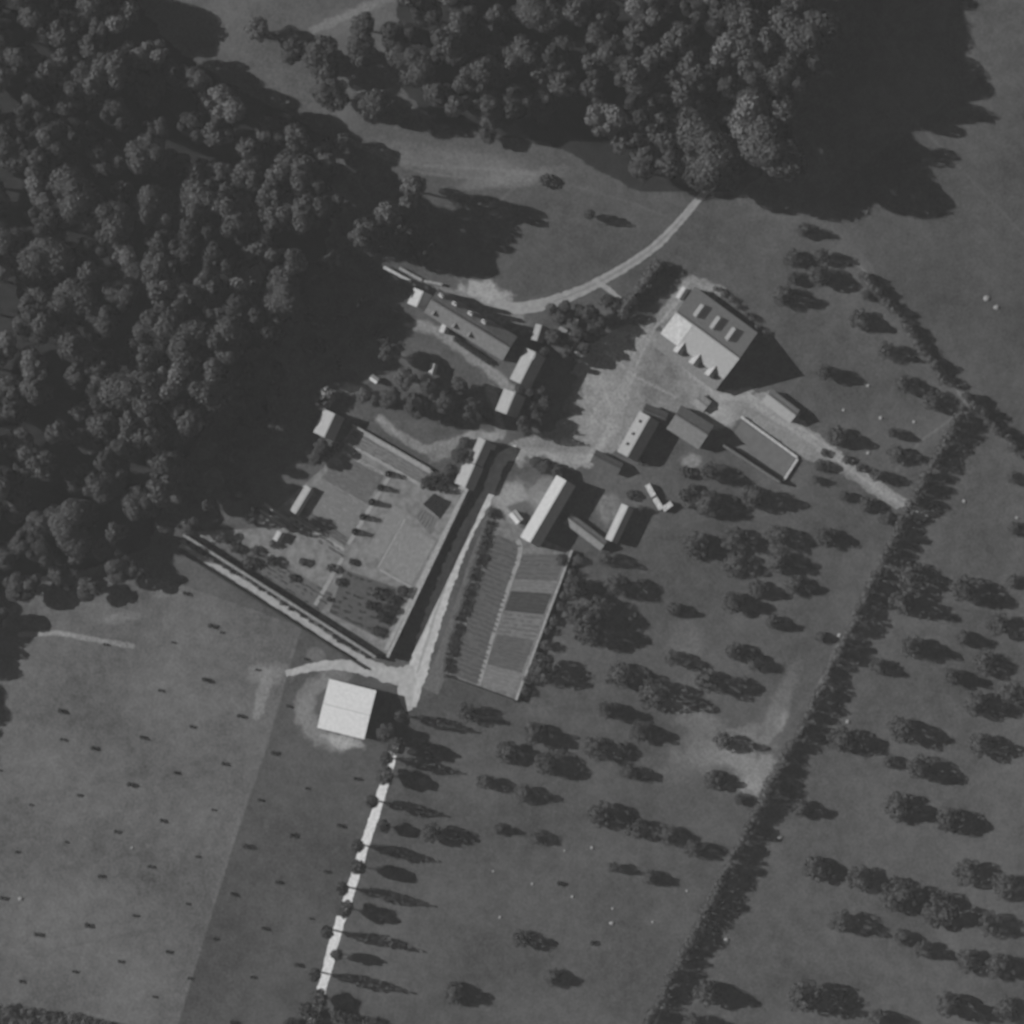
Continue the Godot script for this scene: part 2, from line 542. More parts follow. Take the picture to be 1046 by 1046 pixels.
func build_gardens() -> void:
	# the walled garden: pale earth and paths under everything
	var g := sheet("walled_garden_soil", pv([362, 434, 442, 481, 470, 500, 482, 500, 399, 668, 384, 668, 190, 543, 262, 540, 305, 500, 330, 478]), 118, 0.02, "blotch", 16.0)
	tag(g, "trodden pale earth inside the walled garden", "soil", "", "structure")
	bed("long striped bed under the walled garden's upper edge", pv([362, 440, 438, 484, 431, 494, 352, 452]), 112, 102, 4, 0.3, 0.4)
	bed("wide darker plot of low crops above the topiary row", pv([352, 462, 394, 484, 374, 514, 328, 488]), 104, 96, 16, 0.2, 0.6)
	bed("wide paler plot below the darker crop plot", pv([327, 490, 373, 516, 356, 548, 312, 522]), 120, 110, 14, 0.15, 0.5)
	bed("dark square bed of dense leaves near the garden wall", pv([432, 515, 443, 504, 461, 513, 450, 530]), 62, 60, 12, 0.3, 0.9, 0.0)
	bed("small grey bed next to the dark square bed", pv([424, 528, 430, 519, 447, 530, 440, 547]), 106, 100, 6, 0.25, 0.5)
	bed("large pale square plot beside the tall garden wall", pv([389, 577, 413, 534, 446, 553, 421, 597]), 128, 122, 18, 0.12, 0.5)
	bed("pale plot between the topiary row and the large pale plot", pv([376, 558, 402, 516, 416, 524, 388, 573]), 126, 122, 8, 0.12, 0.4)
	bed("narrow bed of dark rows beside the glass frames", pv([308, 516, 357, 550, 352, 558, 304, 526]), 104, 90, 3, 0.4, 0.5)
	bed("two-row bed of bushy plants below the narrow bed", pv([302, 530, 352, 561, 348, 569, 296, 538]), 118, 92, 2, 0.6, 0.45, 0.3)
	bed("grassy plot of bushes at the foot of the walled garden", pv([238, 550, 340, 606, 322, 634, 204, 556]), 98, 80, 7, 0.5, 0.35, 0.55)
	bed("scrubby plot in the lowest corner of the walled garden", pv([352, 582, 416, 604, 392, 654, 336, 626]), 88, 70, 8, 0.5, 0.4, 0.5)
	for l in [[[362, 437, 442, 483], 4], [[356, 453, 432, 497], 3], [[350, 462, 397, 487], 3], [[452, 500, 478, 498], 4], [[474, 505, 394, 664], 4], [[414, 530, 386, 580], 2], [[350, 570, 322, 618], 4], [[388, 582, 420, 600], 2], [[398, 486, 356, 556], 4], [[296, 528, 352, 562], 3]]:
		ribbon("garden_path", pv(l[0]), [l[1], l[1]], 142, 0.09, 0.15)
	# border strip outside the lower garden wall, pale path beyond it
	sheet("border_strip", pv([190, 548, 378, 672, 370, 677, 182, 553]), 96, 0.03, "blotch", 6.0)
	tag(ribbon("wall_path", pv([184, 557, 240, 590, 300, 628, 350, 661, 385, 680]), [4, 6, 7, 6, 5], 150, 0.05, 0.2), "pale earth path outside the lower garden wall", "path", "", "structure")
	# kitchen garden below the long white barn
	sheet("kitchen_garden_soil", pv([508, 528, 582, 563, 526, 714, 458, 690]), 112, 0.02, "blotch", 12.0)
	bed("long plot of close rows along the clipped hedge", pv([507, 546, 533, 556, 489, 700, 460, 688]), 94, 87, 30, 0.25, 0.5)
	var l0 := Vector2(534, 566)
	var l1 := Vector2(491, 700)
	var r0 := Vector2(579, 566)
	var r1 := Vector2(524, 710)
	var cuts := [[0.0, 0.19, 98, 93, 6, "topmost kitchen plot, by the white barn"], [0.20, 0.27, 116, 108, 3, "narrow pale kitchen plot above the dark one"], [0.28, 0.43, 80, 74, 6, "darkest kitchen plot of thick low crops"], [0.44, 0.60, 112, 99, 5, "kitchen plot with bold light and dark stripes"], [0.61, 0.84, 96, 91, 10, "long grey kitchen plot of fine rows"], [0.85, 0.99, 118, 114, 5, "palest kitchen plot at the garden's foot"]]
	for c in cuts:
		bed(c[5], [lin2(l0, l1, c[0]), lin2(r0, r1, c[0]), lin2(r0, r1, c[1]), lin2(l0, l1, c[1])], c[2], c[3], c[4], 0.25, 0.5)
	ribbon("garden_path", pv([528, 552, 531, 566, 511, 626, 489, 700]), [5, 4, 4, 4], 140, 0.09, 0.15)
	tag(ribbon("lane_verge", pv([503, 520, 491, 560, 476, 606, 459, 660, 439, 706]), [6, 14, 15, 18, 18], 100, 0.025, 0.06, "blotch", 7.0), "rough grass verge between the lane and the clipped hedge", "verge", "", "structure")
	# walled stock yard
	sheet("stock_yard", pv([758, 430, 812, 468, 799, 489, 742, 452]), 104, 0.02, "mottle", 24.0)

# ------------------------------------------------------------------ walls
func wall(called: String, label: String, pts: Array, h: float, t: float, v: float, top: float, cat := "wall") -> void:
	var c := P(pts[0].x, pts[0].y)
	var o := thing(called, label, cat, c)
	for i in range(pts.size() - 1):
		var a := P(pts[i].x, pts[i].y) - c
		var b := P(pts[i + 1].x, pts[i + 1].y) - c
		var u := (b - a).normalized()
		var n := Vector3(-u.z, 0, u.x)
		var ext := minf(t * 0.5, 0.25) if i < pts.size() - 2 else 0.0
		var st := minf(t * 0.5, 0.25) if i > 0 else 0.0
		start()
		var m := (a + u * st + b - u * ext) * 0.5
		var hl := (b - a).length() * 0.5 - (ext + st) * 0.5
		box(m + Vector3(0, h * 0.5 - 0.05, 0), u * hl, n * t * 0.5, Vector3(0, h * 0.5 + 0.05, 0))
		commit("masonry", mat(v, "blotch", 4.0), o)
		# coping stones, each laid a little unevenly
		start()
		var n_st := maxi(1, int(hl * 2.0 / 2.4))
		for k in n_st:
			var f0 := -hl + 2.0 * hl * k / n_st
			var f1 := -hl + 2.0 * hl * (k + 1) / n_st - 0.03
			var hh := 0.06 + rng.randf() * 0.04
			var ww := t * 0.5 + 0.05 + rng.randf() * 0.03
			box(m + u * (f0 + f1) * 0.5 + Vector3(0, h + hh, 0), u * (f1 - f0) * 0.5, n * ww, Vector3(0, hh, 0))
		commit("coping", mat(top, "blotch", 5.0), o)

func build_walls() -> void:
	wall("garden_wall", "tall stone wall between the walled garden and the lane", pv([478, 498, 396, 671]), 3.0, 0.6, 120, 150)
	wall("garden_wall", "tall stone wall along the foot of the walled garden", pv([188, 546, 384, 671]), 2.9, 0.6, 120, 130)
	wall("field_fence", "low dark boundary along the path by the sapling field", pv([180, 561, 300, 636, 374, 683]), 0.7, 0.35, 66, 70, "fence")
	wall("terrace_wall", "low wall along the upper edge of the walled garden", pv([360, 434, 440, 480]), 1.2, 0.45, 120, 140)
	wall("kitchen_garden_wall", "pale stone wall between the kitchen garden and the orchard", pv([584, 562, 527, 715]), 1.7, 0.5, 130, 146)
	wall("kitchen_garden_fence", "low dark boundary wall at the foot of the kitchen garden", pv([458, 692, 525, 716]), 1.0, 0.35, 76, 84)
	wall("yard_wall", "low pale L-shaped wall round the stock yard", pv([757, 426, 815, 468, 800, 491]), 0.6, 0.5, 150, 170)
	wall("yard_wall", "tall dark wall closing the stock yard towards the orchard", pv([738, 455, 796, 493]), 2.6, 0.5, 96, 104)
	wall("broken_wall", "broken pale angled wall by the orchard edge", pv([661, 495, 668, 508, 676, 521, 686, 514]), 1.6, 1.3, 150, 176)
	wall("park_wall", "pale wall end beside the farmhouse at the wood's edge", pv([392, 273, 420, 288]), 1.3, 0.6, 150, 166)
	wall("park_wall", "short low pale wall below the big park trees", pv([408, 274, 432, 287, 452, 291]), 1.0, 0.5, 130, 140)
	wall("curved_wall", "curved pale wall in the shrubbery near the drive", pv([571, 335, 580, 340, 587, 349, 586, 357]), 1.4, 0.9, 120, 132)
	wall("shrubbery_wall", "pale wall stub standing in the shrubbery", pv([592, 312, 589, 324, 587, 333]), 1.6, 1.2, 140, 156)
	wall("paddock_wall", "tall thin wall running from the drive towards the yard", pv([674, 270, 636, 314]), 3.4, 0.5, 84, 96)
	wall("yard_boundary_wall", "low wall in the shaded strip of the house yard", pv([574, 357, 596, 361]), 1.0, 0.6, 130, 140)

# ------------------------------------------------------------------ buildings
# ridge from A to B (plan units); wp: half width on the + side, wm on the - side (metres)
func house(called: String, label: String, cat: String, A: Vector2, B: Vector2, wp: float, wm: float, ep: float, em: float, hr: float, vw: float, vp: float, opt := {}) -> Dictionary:
	var a := P(A.x, A.y)
	var b := P(B.x, B.y)
	var c := (a + b) * 0.5
	var o := thing(called, label, cat, c)
	var u := (b - a).normalized()
	var v := Vector3(-u.z, 0, u.x)
	var L := (b - a).length() * 0.5
	var up := Vector3.UP
	var sp := (hr - ep) / wp
	var sm := (hr - em) / wm
	var ov := 0.28
	# walls: a closed prism under the roof
	start()
	var q := -u * (L - 0.2)
	prism([q + v * (wp - ov) - up * 0.1, q + v * (wp - ov) + up * (ep + sp * ov - 0.12), q + up * (hr - 0.14), q - v * (wm - ov) + up * (em + sm * ov - 0.12), q - v * (wm - ov) - up * 0.1], u * (L - 0.2) * 2.0)
	commit("wall", mat(vw, "blotch", 6.0), o)
	for s in [1, -1]:
		var w: float = wp if s == 1 else wm
		var e: float = ep if s == 1 else em
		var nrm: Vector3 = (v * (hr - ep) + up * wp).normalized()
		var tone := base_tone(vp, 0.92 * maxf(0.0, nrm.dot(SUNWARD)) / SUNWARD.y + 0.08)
		start()
		var r0 := -u * L
		prism([r0 + up * hr, r0 + v * s * w + up * e, r0 + v * s * (w - 0.03) + up * (e - 0.14), r0 + up * (hr - 0.16)], u * L * 2.0)
		var rf := commit("roof", mat(tone, opt.get("roof", "earth" if vp > 150 else "blotch"), 12.0 if vp > 150 else 7.0), o)
		# courses of the covering: thin raised battens along the slope's length
		var nrow := int(w / 0.62)
		if nrow < 2: continue
		start()
		for k in nrow:
			var f := (k + 0.6) / nrow
			var y := lerpf(hr, e, f)
			var off: Vector3 = v * s * (w * f)
			var dn: Vector3 = (v * s * w + up * (e - hr)).normalized()
			var nl: Vector3 = dn.cross(u).normalized()
			if nl.y < 0: nl = -nl
			box(off + up * y + nl * 0.012, u * (L - rng.randf_range(0.02, 0.12)), dn * 0.09, nl * 0.022)
		commit("course", mat(tone * 0.97, "mottle", 9.0), rf)
	start()
	box(up * (hr + 0.03), u * (L + 0.02), v * 0.14, up * 0.07)
	commit("ridge_cap", mat(opt.get("cap", vp * 0.85), "fine", 3.0), o)
	# door and windows on the long walls
	var nw: int = opt.get("windows", int(L / 2.2))
	for s in [1, -1]:
		var w: float = (wp if s == 1 else wm) - ov
		var e: float = ep if s == 1 else em
		for k in nw:
			var t := -L + 2.0 * L * (k + 0.5) / nw
			if k == nw / 2:
				start()
				var dh := minf(2.1, e - 0.3)
				box(u * t + v * s * w + up * dh * 0.5, u * 0.55, up * dh * 0.5, v * 0.05)
				commit("door", mat(95, "fine", 2.0), o)
			elif e > 2.2:
				for fl in (2 if e > 4.6 else 1):
					start()
					box(u * t + v * s * w + up * (1.5 + fl * 2.6), u * 0.45, up * 0.6, v * 0.06)
					var wn := commit("window", mat(165, "fine", 2.0), o)
					start()
					box(u * t + v * s * (w + 0.02) + up * (1.5 + fl * 2.6), u * 0.36, up * 0.5, v * 0.06)
					commit("pane", mat(70, "fine", 2.0, 0.15), wn)
	return {"o": o, "u": u, "v": v, "L": L, "up": up, "hr": hr}

func chimney(h: Dictionary, fu: float, dv: float, y0: float, y1: float, tone := 190.0) -> void:
	start()
	var at: Vector3 = h.u * fu * h.L + h.v * dv
	box(at + Vector3(0, (y0 + y1) * 0.5, 0), h.u * 0.6, h.v * 0.4, Vector3(0, (y1 - y0) * 0.5, 0))
	var c := commit("chimney", mat(tone, "blotch", 3.0), h.o)
	start()
	for k in [-0.28, 0.28]:
		tube(at + h.u * k + Vector3(0, y1, 0), at + h.u * k + Vector3(0, y1 + 0.5, 0), 0.16, 0.13)
	commit("chimney_pot", mat(150, "fine", 2.0), c)

# small gabled dormer whose ridge runs across the main ridge
func dormer(h: Dictionary, fu: float, s: float, v0: float, v1: float, yb: float, yr: float, hw: float, tone: float, dark := 110.0) -> void:
	var at: Vector3 = h.u * fu
	var w: Vector3 = h.v * s
	start()
	prism([at - h.u * (hw - 0.1) + w * v0 + Vector3(0, yb, 0), at + h.u * (hw - 0.1) + w * v0 + Vector3(0, yb, 0), at + h.u * (hw - 0.1) + w * v0 + Vector3(0, yb + 0.4, 0), at + w * v0 + Vector3(0, yr - 0.1, 0), at - h.u * (hw - 0.1) + w * v0 + Vector3(0, yb + 0.4, 0)], w * (v1 - v0 - 0.15))
	var d := commit("dormer", mat(130, "blotch", 3.0), h.o)
	for k in [-1, 1]:
		start()
		var top := at + w * v0 + Vector3(0, yr, 0)
		var eave: Vector3 = at + h.u * k * hw + w * v0 + Vector3(0, yb + 0.35, 0)
		prism([top, eave, eave - Vector3(0, 0.12, 0), top - Vector3(0, 0.14, 0)], w * (v1 - v0))
		commit("dormer_roof", mat(tone, "blotch", 4.0), d)
	start()
	box(at + w * (v1 - 0.12) + Vector3(0, yb + 0.15, 0), h.u * hw * 0.5, Vector3(0, 0.5, 0), w * 0.04)
	commit("dormer_opening", mat(dark, "fine", 2.0), d)

func build_buildings() -> void:
	var v2 := func(x, y): return Vector2(x, y)
	# the great barn with outshut and six dormers
	var h := house("great_barn", "largest barn with three dormers one side, three roof lights the other", "barn", v2.call(689, 321), v2.call(753, 368), 6.3, 8.6, 5.7, 2.7, 10.6, 110, 164, {"windows": 5})
	var o: Node3D = h.o
	start()   # newer, brighter covering over one end of the pale slope
	var u: Vector3 = h.u
	var v: Vector3 = h.v
	var s0: Vector3 = -u * (h.L + 0.02) + Vector3(0, 10.6, 0)
	var dn: Vector3 = v * 6.3 + Vector3(0, 5.7 - 10.6, 0)
	prism([s0 + Vector3(0, 0.1, 0) + dn * 0.03, s0 + Vector3(0, 0.1, 0) + dn * 1.02, s0 + dn * 1.02 + Vector3(0, 0.01, 0), s0 + dn * 0.03 + Vector3(0, 0.01, 0)], u * 5.4)
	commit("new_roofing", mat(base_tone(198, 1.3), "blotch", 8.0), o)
	# outshut
	start()
	var e0: Vector3 = -u * (h.L - 0.1)
	prism([e0 + v * 6.0 + Vector3(0, -0.1, 0), e0 + v * 6.0 + Vector3(0, 5.2, 0), e0 + v * 9.6 + Vector3(0, 3.1, 0), e0 + v * 9.6 + Vector3(0, -0.1, 0)], u * (h.L - 0.1) * 2.0)
	var os := commit("outshut", mat(120, "blotch", 6.0), o)
	start()
	e0 = -u * h.L
	prism([e0 + v * 6.1 + Vector3(0, 5.45, 0), e0 + v * 9.9 + Vector3(0, 3.2, 0), e0 + v * 9.9 + Vector3(0, 3.05, 0), e0 + v * 6.1 + Vector3(0, 5.28, 0)], u * h.L * 2.0)
	commit("outshut_roof", mat(116, "blotch", 5.0), os)
	for k in [-3.6, 1.35, 6.3]:
		dormer(h, k, 1.0, 4.8, 8.0, 4.6, 7.1, 1.25, 150)
	for k in [-5.4, -0.2, 4.6]:
		start()   # low gabled roof lights running down the dark slope
		var dd: Vector3 = -v * 8.6 + Vector3(0, 2.7 - 10.6, 0)
		var q0: Vector3 = u * k + Vector3(0, 10.6, 0) + dd * 0.24
		prism([q0 - u * 0.85, q0 + u * 0.6, q0 + u * 0.25 + Vector3(0, 0.5, 0)], dd * 0.44)
		var rl := commit("roof_light", mat(178, "fine", 4.0), o)
		start()
		box(q0 + u * 0.25 + dd * 0.22 + Vector3(0, 0.5, 0), dd * 0.22, u * 0.07, Vector3(0, 0.05, 0))
		commit("ridge_bar", mat(120, "fine", 3.0), rl)
	house("barn_lean_to", "small white lean-to at the great barn's end", "shed", v2.call(700, 295), v2.call(693, 306), 1.0, 1.0, 2.2, 2.2, 2.8, 150, 190, {"windows": 1})
	# yard buildings
	h = house("stable", "pale-roofed stable with three roof vents facing the farmyard", "stable", v2.call(663, 426), v2.call(640, 467), 2.9, 2.9, 3.4, 3.4, 5.7, 120, 172)
	for f in [-0.62, 0.0, 0.5]:
		start()
		var at: Vector3 = h.u * f * h.L + h.v * 1.6
		box(at + Vector3(0, 4.55, 0), h.u * 0.3, h.v * 0.3, Vector3(0, 0.5, 0))
		commit("roof_vent", mat(70, "fine", 2.0), h.o)
	house("gate_shed", "low dark-roofed shed against the stable's end", "shed", v2.call(657, 418), v2.call(680, 428), 1.6, 1.6, 2.4, 2.4, 3.6, 100, 84, {"windows": 2})
	house("pig_sty", "low dark slate roof beside the stable end", "shed", v2.call(606, 465), v2.call(634, 479), 2.0, 1.6, 1.7, 1.7, 3.1, 130, 92, {"windows": 3})
	house("white_barn", "long narrow barn with brilliant white roof above the kitchen garden", "barn", v2.call(578, 491), v2.call(541, 554), 2.8, 2.8, 4.0, 4.0, 6.1, 140, 205)
	house("garden_hut", "tiny white-roofed hut beside the long white barn", "hut", v2.call(523, 523), v2.call(531, 533), 1.1, 1.1, 1.8, 1.8, 2.2, 150, 200, {"windows": 1})
	house("calf_shed", "narrow white-roofed shed by the orchard", "shed", v2.call(641, 517), v2.call(624, 553), 1.7, 1.7, 2.8, 2.8, 4.0, 130, 190, {"windows": 3})
	house("cart_shed", "low open shed with grey roof joining white barn and orchard", "shed", v2.call(580, 529), v2.call(617, 557), 1.7, 1.5, 1.9, 1.9, 3.0, 110, 132, {"windows": 3})
	house("cow_house", "grey-roofed cow house beside the stock yard", "shed", v2.call(689, 424), v2.call(722, 445), 4.2, 3.0, 2.8, 3.0, 6.0, 110, 122)
	house("loose_box", "long low pale-roofed shed outside the stock yard", "shed", v2.call(783, 403), v2.call(812, 425), 2.4, 1.8, 2.6, 2.4, 3.9, 130, 158, {"windows": 3})
	house("straw_stack", "low square pale stack in the farmyard", "stack", v2.call(711, 407), v2.call(722, 416), 1.8, 1.8, 1.2, 1.2, 1.7, 130, 142, {"windows": 0})
	house("field_barn", "square barn with bright white roof at the avenue's head", "barn", v2.call(331, 717.5), v2.call(379, 729.5), 6.4, 6.4, 4.4, 4.4, 6.2, 150, 208, {"windows": 4, "cap": 176})
	# the farmhouse and the range along the lane
	h = house("farmhouse", "long grey-roofed farmhouse with chimneys above the terrace", "house", v2.call(441, 308), v2.call(521, 357), 3.6, 3.6, 5.2, 5.2, 9.4, 140, 120, {"windows": 8})
	for f in [-0.86, -0.52, -0.12, 0.22]:
		chimney(h, f, -2.2, 6.4, 10.6)
	for f in [-0.8, -0.28, 0.1]:
		dormer(h, f * h.L, 1.0, 1.2, 3.0, 6.0, 7.6, 0.7, 110)
	h = house("house_wing", "short white-roofed wing closing the farmhouse's wooded end", "house", v2.call(433, 299), v2.call(426, 315), 2.6, 2.6, 4.4, 4.4, 7.0, 150, 196, {"windows": 2})
	house("porch", "tiny white porch against the farmhouse terrace front", "porch", v2.call(457, 331), v2.call(453, 341), 1.2, 1.2, 2.6, 2.6, 4.2, 150, 186, {"windows": 1})
	h = house("cross_wing", "tall white-roofed cross wing at the farmhouse's yard end", "house", v2.call(547, 361), v2.call(531, 393), 2.9, 2.9, 5.4, 5.4, 8.6, 140, 176, {"windows": 3})
	chimney(h, -0.7, 0.0, 8.0, 10.2)
	house("dairy", "white-roofed gabled dairy on the shaded house yard", "house", v2.call(526, 402), v2.call(517, 424), 3.0, 3.0, 5.2, 5.2, 8.2, 140, 178, {"windows": 2})
	house("wash_house", "small pale-roofed outhouse beyond the cross wing, by the drive", "shed", v2.call(553, 333), v2.call(548, 349), 1.5, 1.6, 3.0, 3.0, 4.4, 140, 168, {"windows": 1})
	house("privy", "tiny pale-roofed outhouse in the shaded house yard", "hut", v2.call(554, 358), v2.call(551, 365), 0.9, 0.9, 2.0, 2.0, 2.8, 130, 140, {"windows": 1})
	house("coach_house", "narrow white-roofed range along the lane, below the dairy", "shed", v2.call(496, 450), v2.call(485, 474), 1.9, 2.2, 3.8, 3.6, 5.4, 140, 176, {"windows": 2})
	house("gardener_cottage", "white-roofed cottage at the head of the tall garden wall", "house", v2.call(485, 475), v2.call(475, 498), 2.9, 2.4, 3.4, 3.4, 5.2, 140, 180, {"windows": 2})
	house("well_house", "tiny white-roofed hut where garden path meets lane", "hut", v2.call(505, 454), v2.call(502, 459), 0.7, 0.7, 1.8, 1.8, 2.3, 150, 180, {"windows": 1})
	house("garden_house", "small white-roofed shed between the wood and the walled garden", "shed", v2.call(343, 423), v2.call(332, 447), 3.2, 2.6, 2.6, 3.0, 5.2, 120, 180, {"windows": 3})
	house("greenhouse", "pale narrow greenhouse roof in the walled garden", "greenhouse", v2.call(318, 499), v2.call(302, 525), 1.7, 1.0, 1.4, 1.4, 2.0, 150, 172, {"windows": 3})
	for f in [[270, 514, 297, 532, "upper"], [265, 520, 292, 538, "lower"]]:
		house("cold_frame", "long low pale glass frame, %s of two by the greenhouse" % f[4], "cold frame", v2.call(f[0], f[1]), v2.call(f[2], f[3]), 0.5, 0.3, 0.35, 0.5, 0.6, 140, 160, {"windows": 0})
	house("tool_shed", "small white-topped shed among the garden bushes", "shed", v2.call(288, 544), v2.call(283, 553), 1.2, 1.0, 1.6, 1.6, 2.2, 130, 176, {"windows": 1})
	house("summer_house", "tiny white-roofed summer house in the ornamental grounds", "hut", v2.call(444, 372), v2.call(441, 383), 0.9, 0.9, 2.2, 2.2, 3.0, 150, 190, {"windows": 1})
	house("garden_seat_shelter", "small white-roofed shelter at the shaded lawn's edge", "hut", v2.call(379, 385), v2.call(386, 390), 0.8, 0.8, 1.8, 1.8, 2.4, 150, 196, {"windows": 1})

# ------------------------------------------------------------------ trees
var kinds := {}

func crown(lobes: Array, count: int, size: float, jitter: float, tone: float, spread := 0.16) -> ArrayMesh:
	var vs := PackedVector3Array()
	var ns := PackedVector3Array()
	var cs := PackedColorArray()
	var total := 0.0
	for l in lobes: total += l[1].x * l[1].y + l[1].x * l[1].z
	for l in lobes:
		var c: Vector3 = l[0]
		var r: Vector3 = l[1]
		var n := int(count * (r.x * r.y + r.x * r.z) / total)
		var lt := tone * rng.randf_range(0.85, 1.15)
		for i in n:
			var d := Vector3(rng.randfn(), rng.randfn(), rng.randfn()).normalized()
			var p := c + d * r * rng.randf_range(0.80, 1.06)
			var inside := false
			for k in lobes:
				if k != l and ((p - k[0]) / k[1]).length() < 0.72:
					inside = true
					break
			if inside: continue
			var nn := (d / r).normalized()
			nn = (nn + Vector3(rng.randfn(), rng.randfn(), rng.randfn()) * jitter).normalized()
			var t := nn.cross(Vector3(rng.randfn(), rng.randfn(), rng.randfn())).normalized()
			var b := nn.cross(t)
			var s := size * rng.randf_range(0.55, 1.35)
			var s2 := s * rng.randf_range(0.5, 0.9)
			var bend := nn * s * 0.25
			var q := [p + t * s - bend, p + b * s2, p - t * s - bend, p - b * s2]
			var g := lt * rng.randf_range(1.0 - spread, 1.0 + spread)
			var col := Color(g, g, g)
			for k in [0, 2, 1, 0, 3, 2]:
				vs.append(q[k]); ns.append(nn); cs.append(col)
	var a := []
	a.resize(Mesh.ARRAY_MAX)
	a[Mesh.ARRAY_VERTEX] = vs
	a[Mesh.ARRAY_NORMAL] = ns
	a[Mesh.ARRAY_COLOR] = cs
	var m := ArrayMesh.new()
	m.add_surface_from_arrays(Mesh.PRIMITIVE_TRIANGLES, a)
	return m

func trunk(h: float, r: float, limbs: Array) -> ArrayMesh:
	start()
	tube(Vector3(0, -0.3, 0), Vector3(0, h * 0.5, 0), r, r * 0.75, 7)
	tube(Vector3(0, h * 0.5, 0), Vector3(0.1, h, 0.05), r * 0.75, r * 0.35, 6)
	for l in limbs:
		tube(Vector3(0.05, l[0], 0), l[1], r * 0.45, r * 0.14, 5)
	return mesh_now()

func kind(key: String, trunk_mesh: Mesh, crown_mesh: Mesh, leaf: Material) -> void:
	kinds[key] = [trunk_mesh, crown_mesh, leaf]

func plant(called: String, key: String, at: Vector3, sc: Vector3, label: String, cat: String, group: String) -> void:
	var k: Array = kinds[key]
	var o := thing(called, label, cat, at, group)
	o.rotation.y = rng.randf() * TAU
	o.scale = sc
	if k[0]:
		var t := MeshInstance3D.new()
		t.name = "trunk" if cat == "tree" else "stem"
		t.mesh = k[0]
		t.material_override = mat(70, "fine", 2.0)
		o.add_child(t)
	var c := MeshInstance3D.new()
	c.name = "crown" if cat == "tree" else "foliage"
	c.mesh = k[1]
	c.material_override = k[2]
	o.add_child(c)

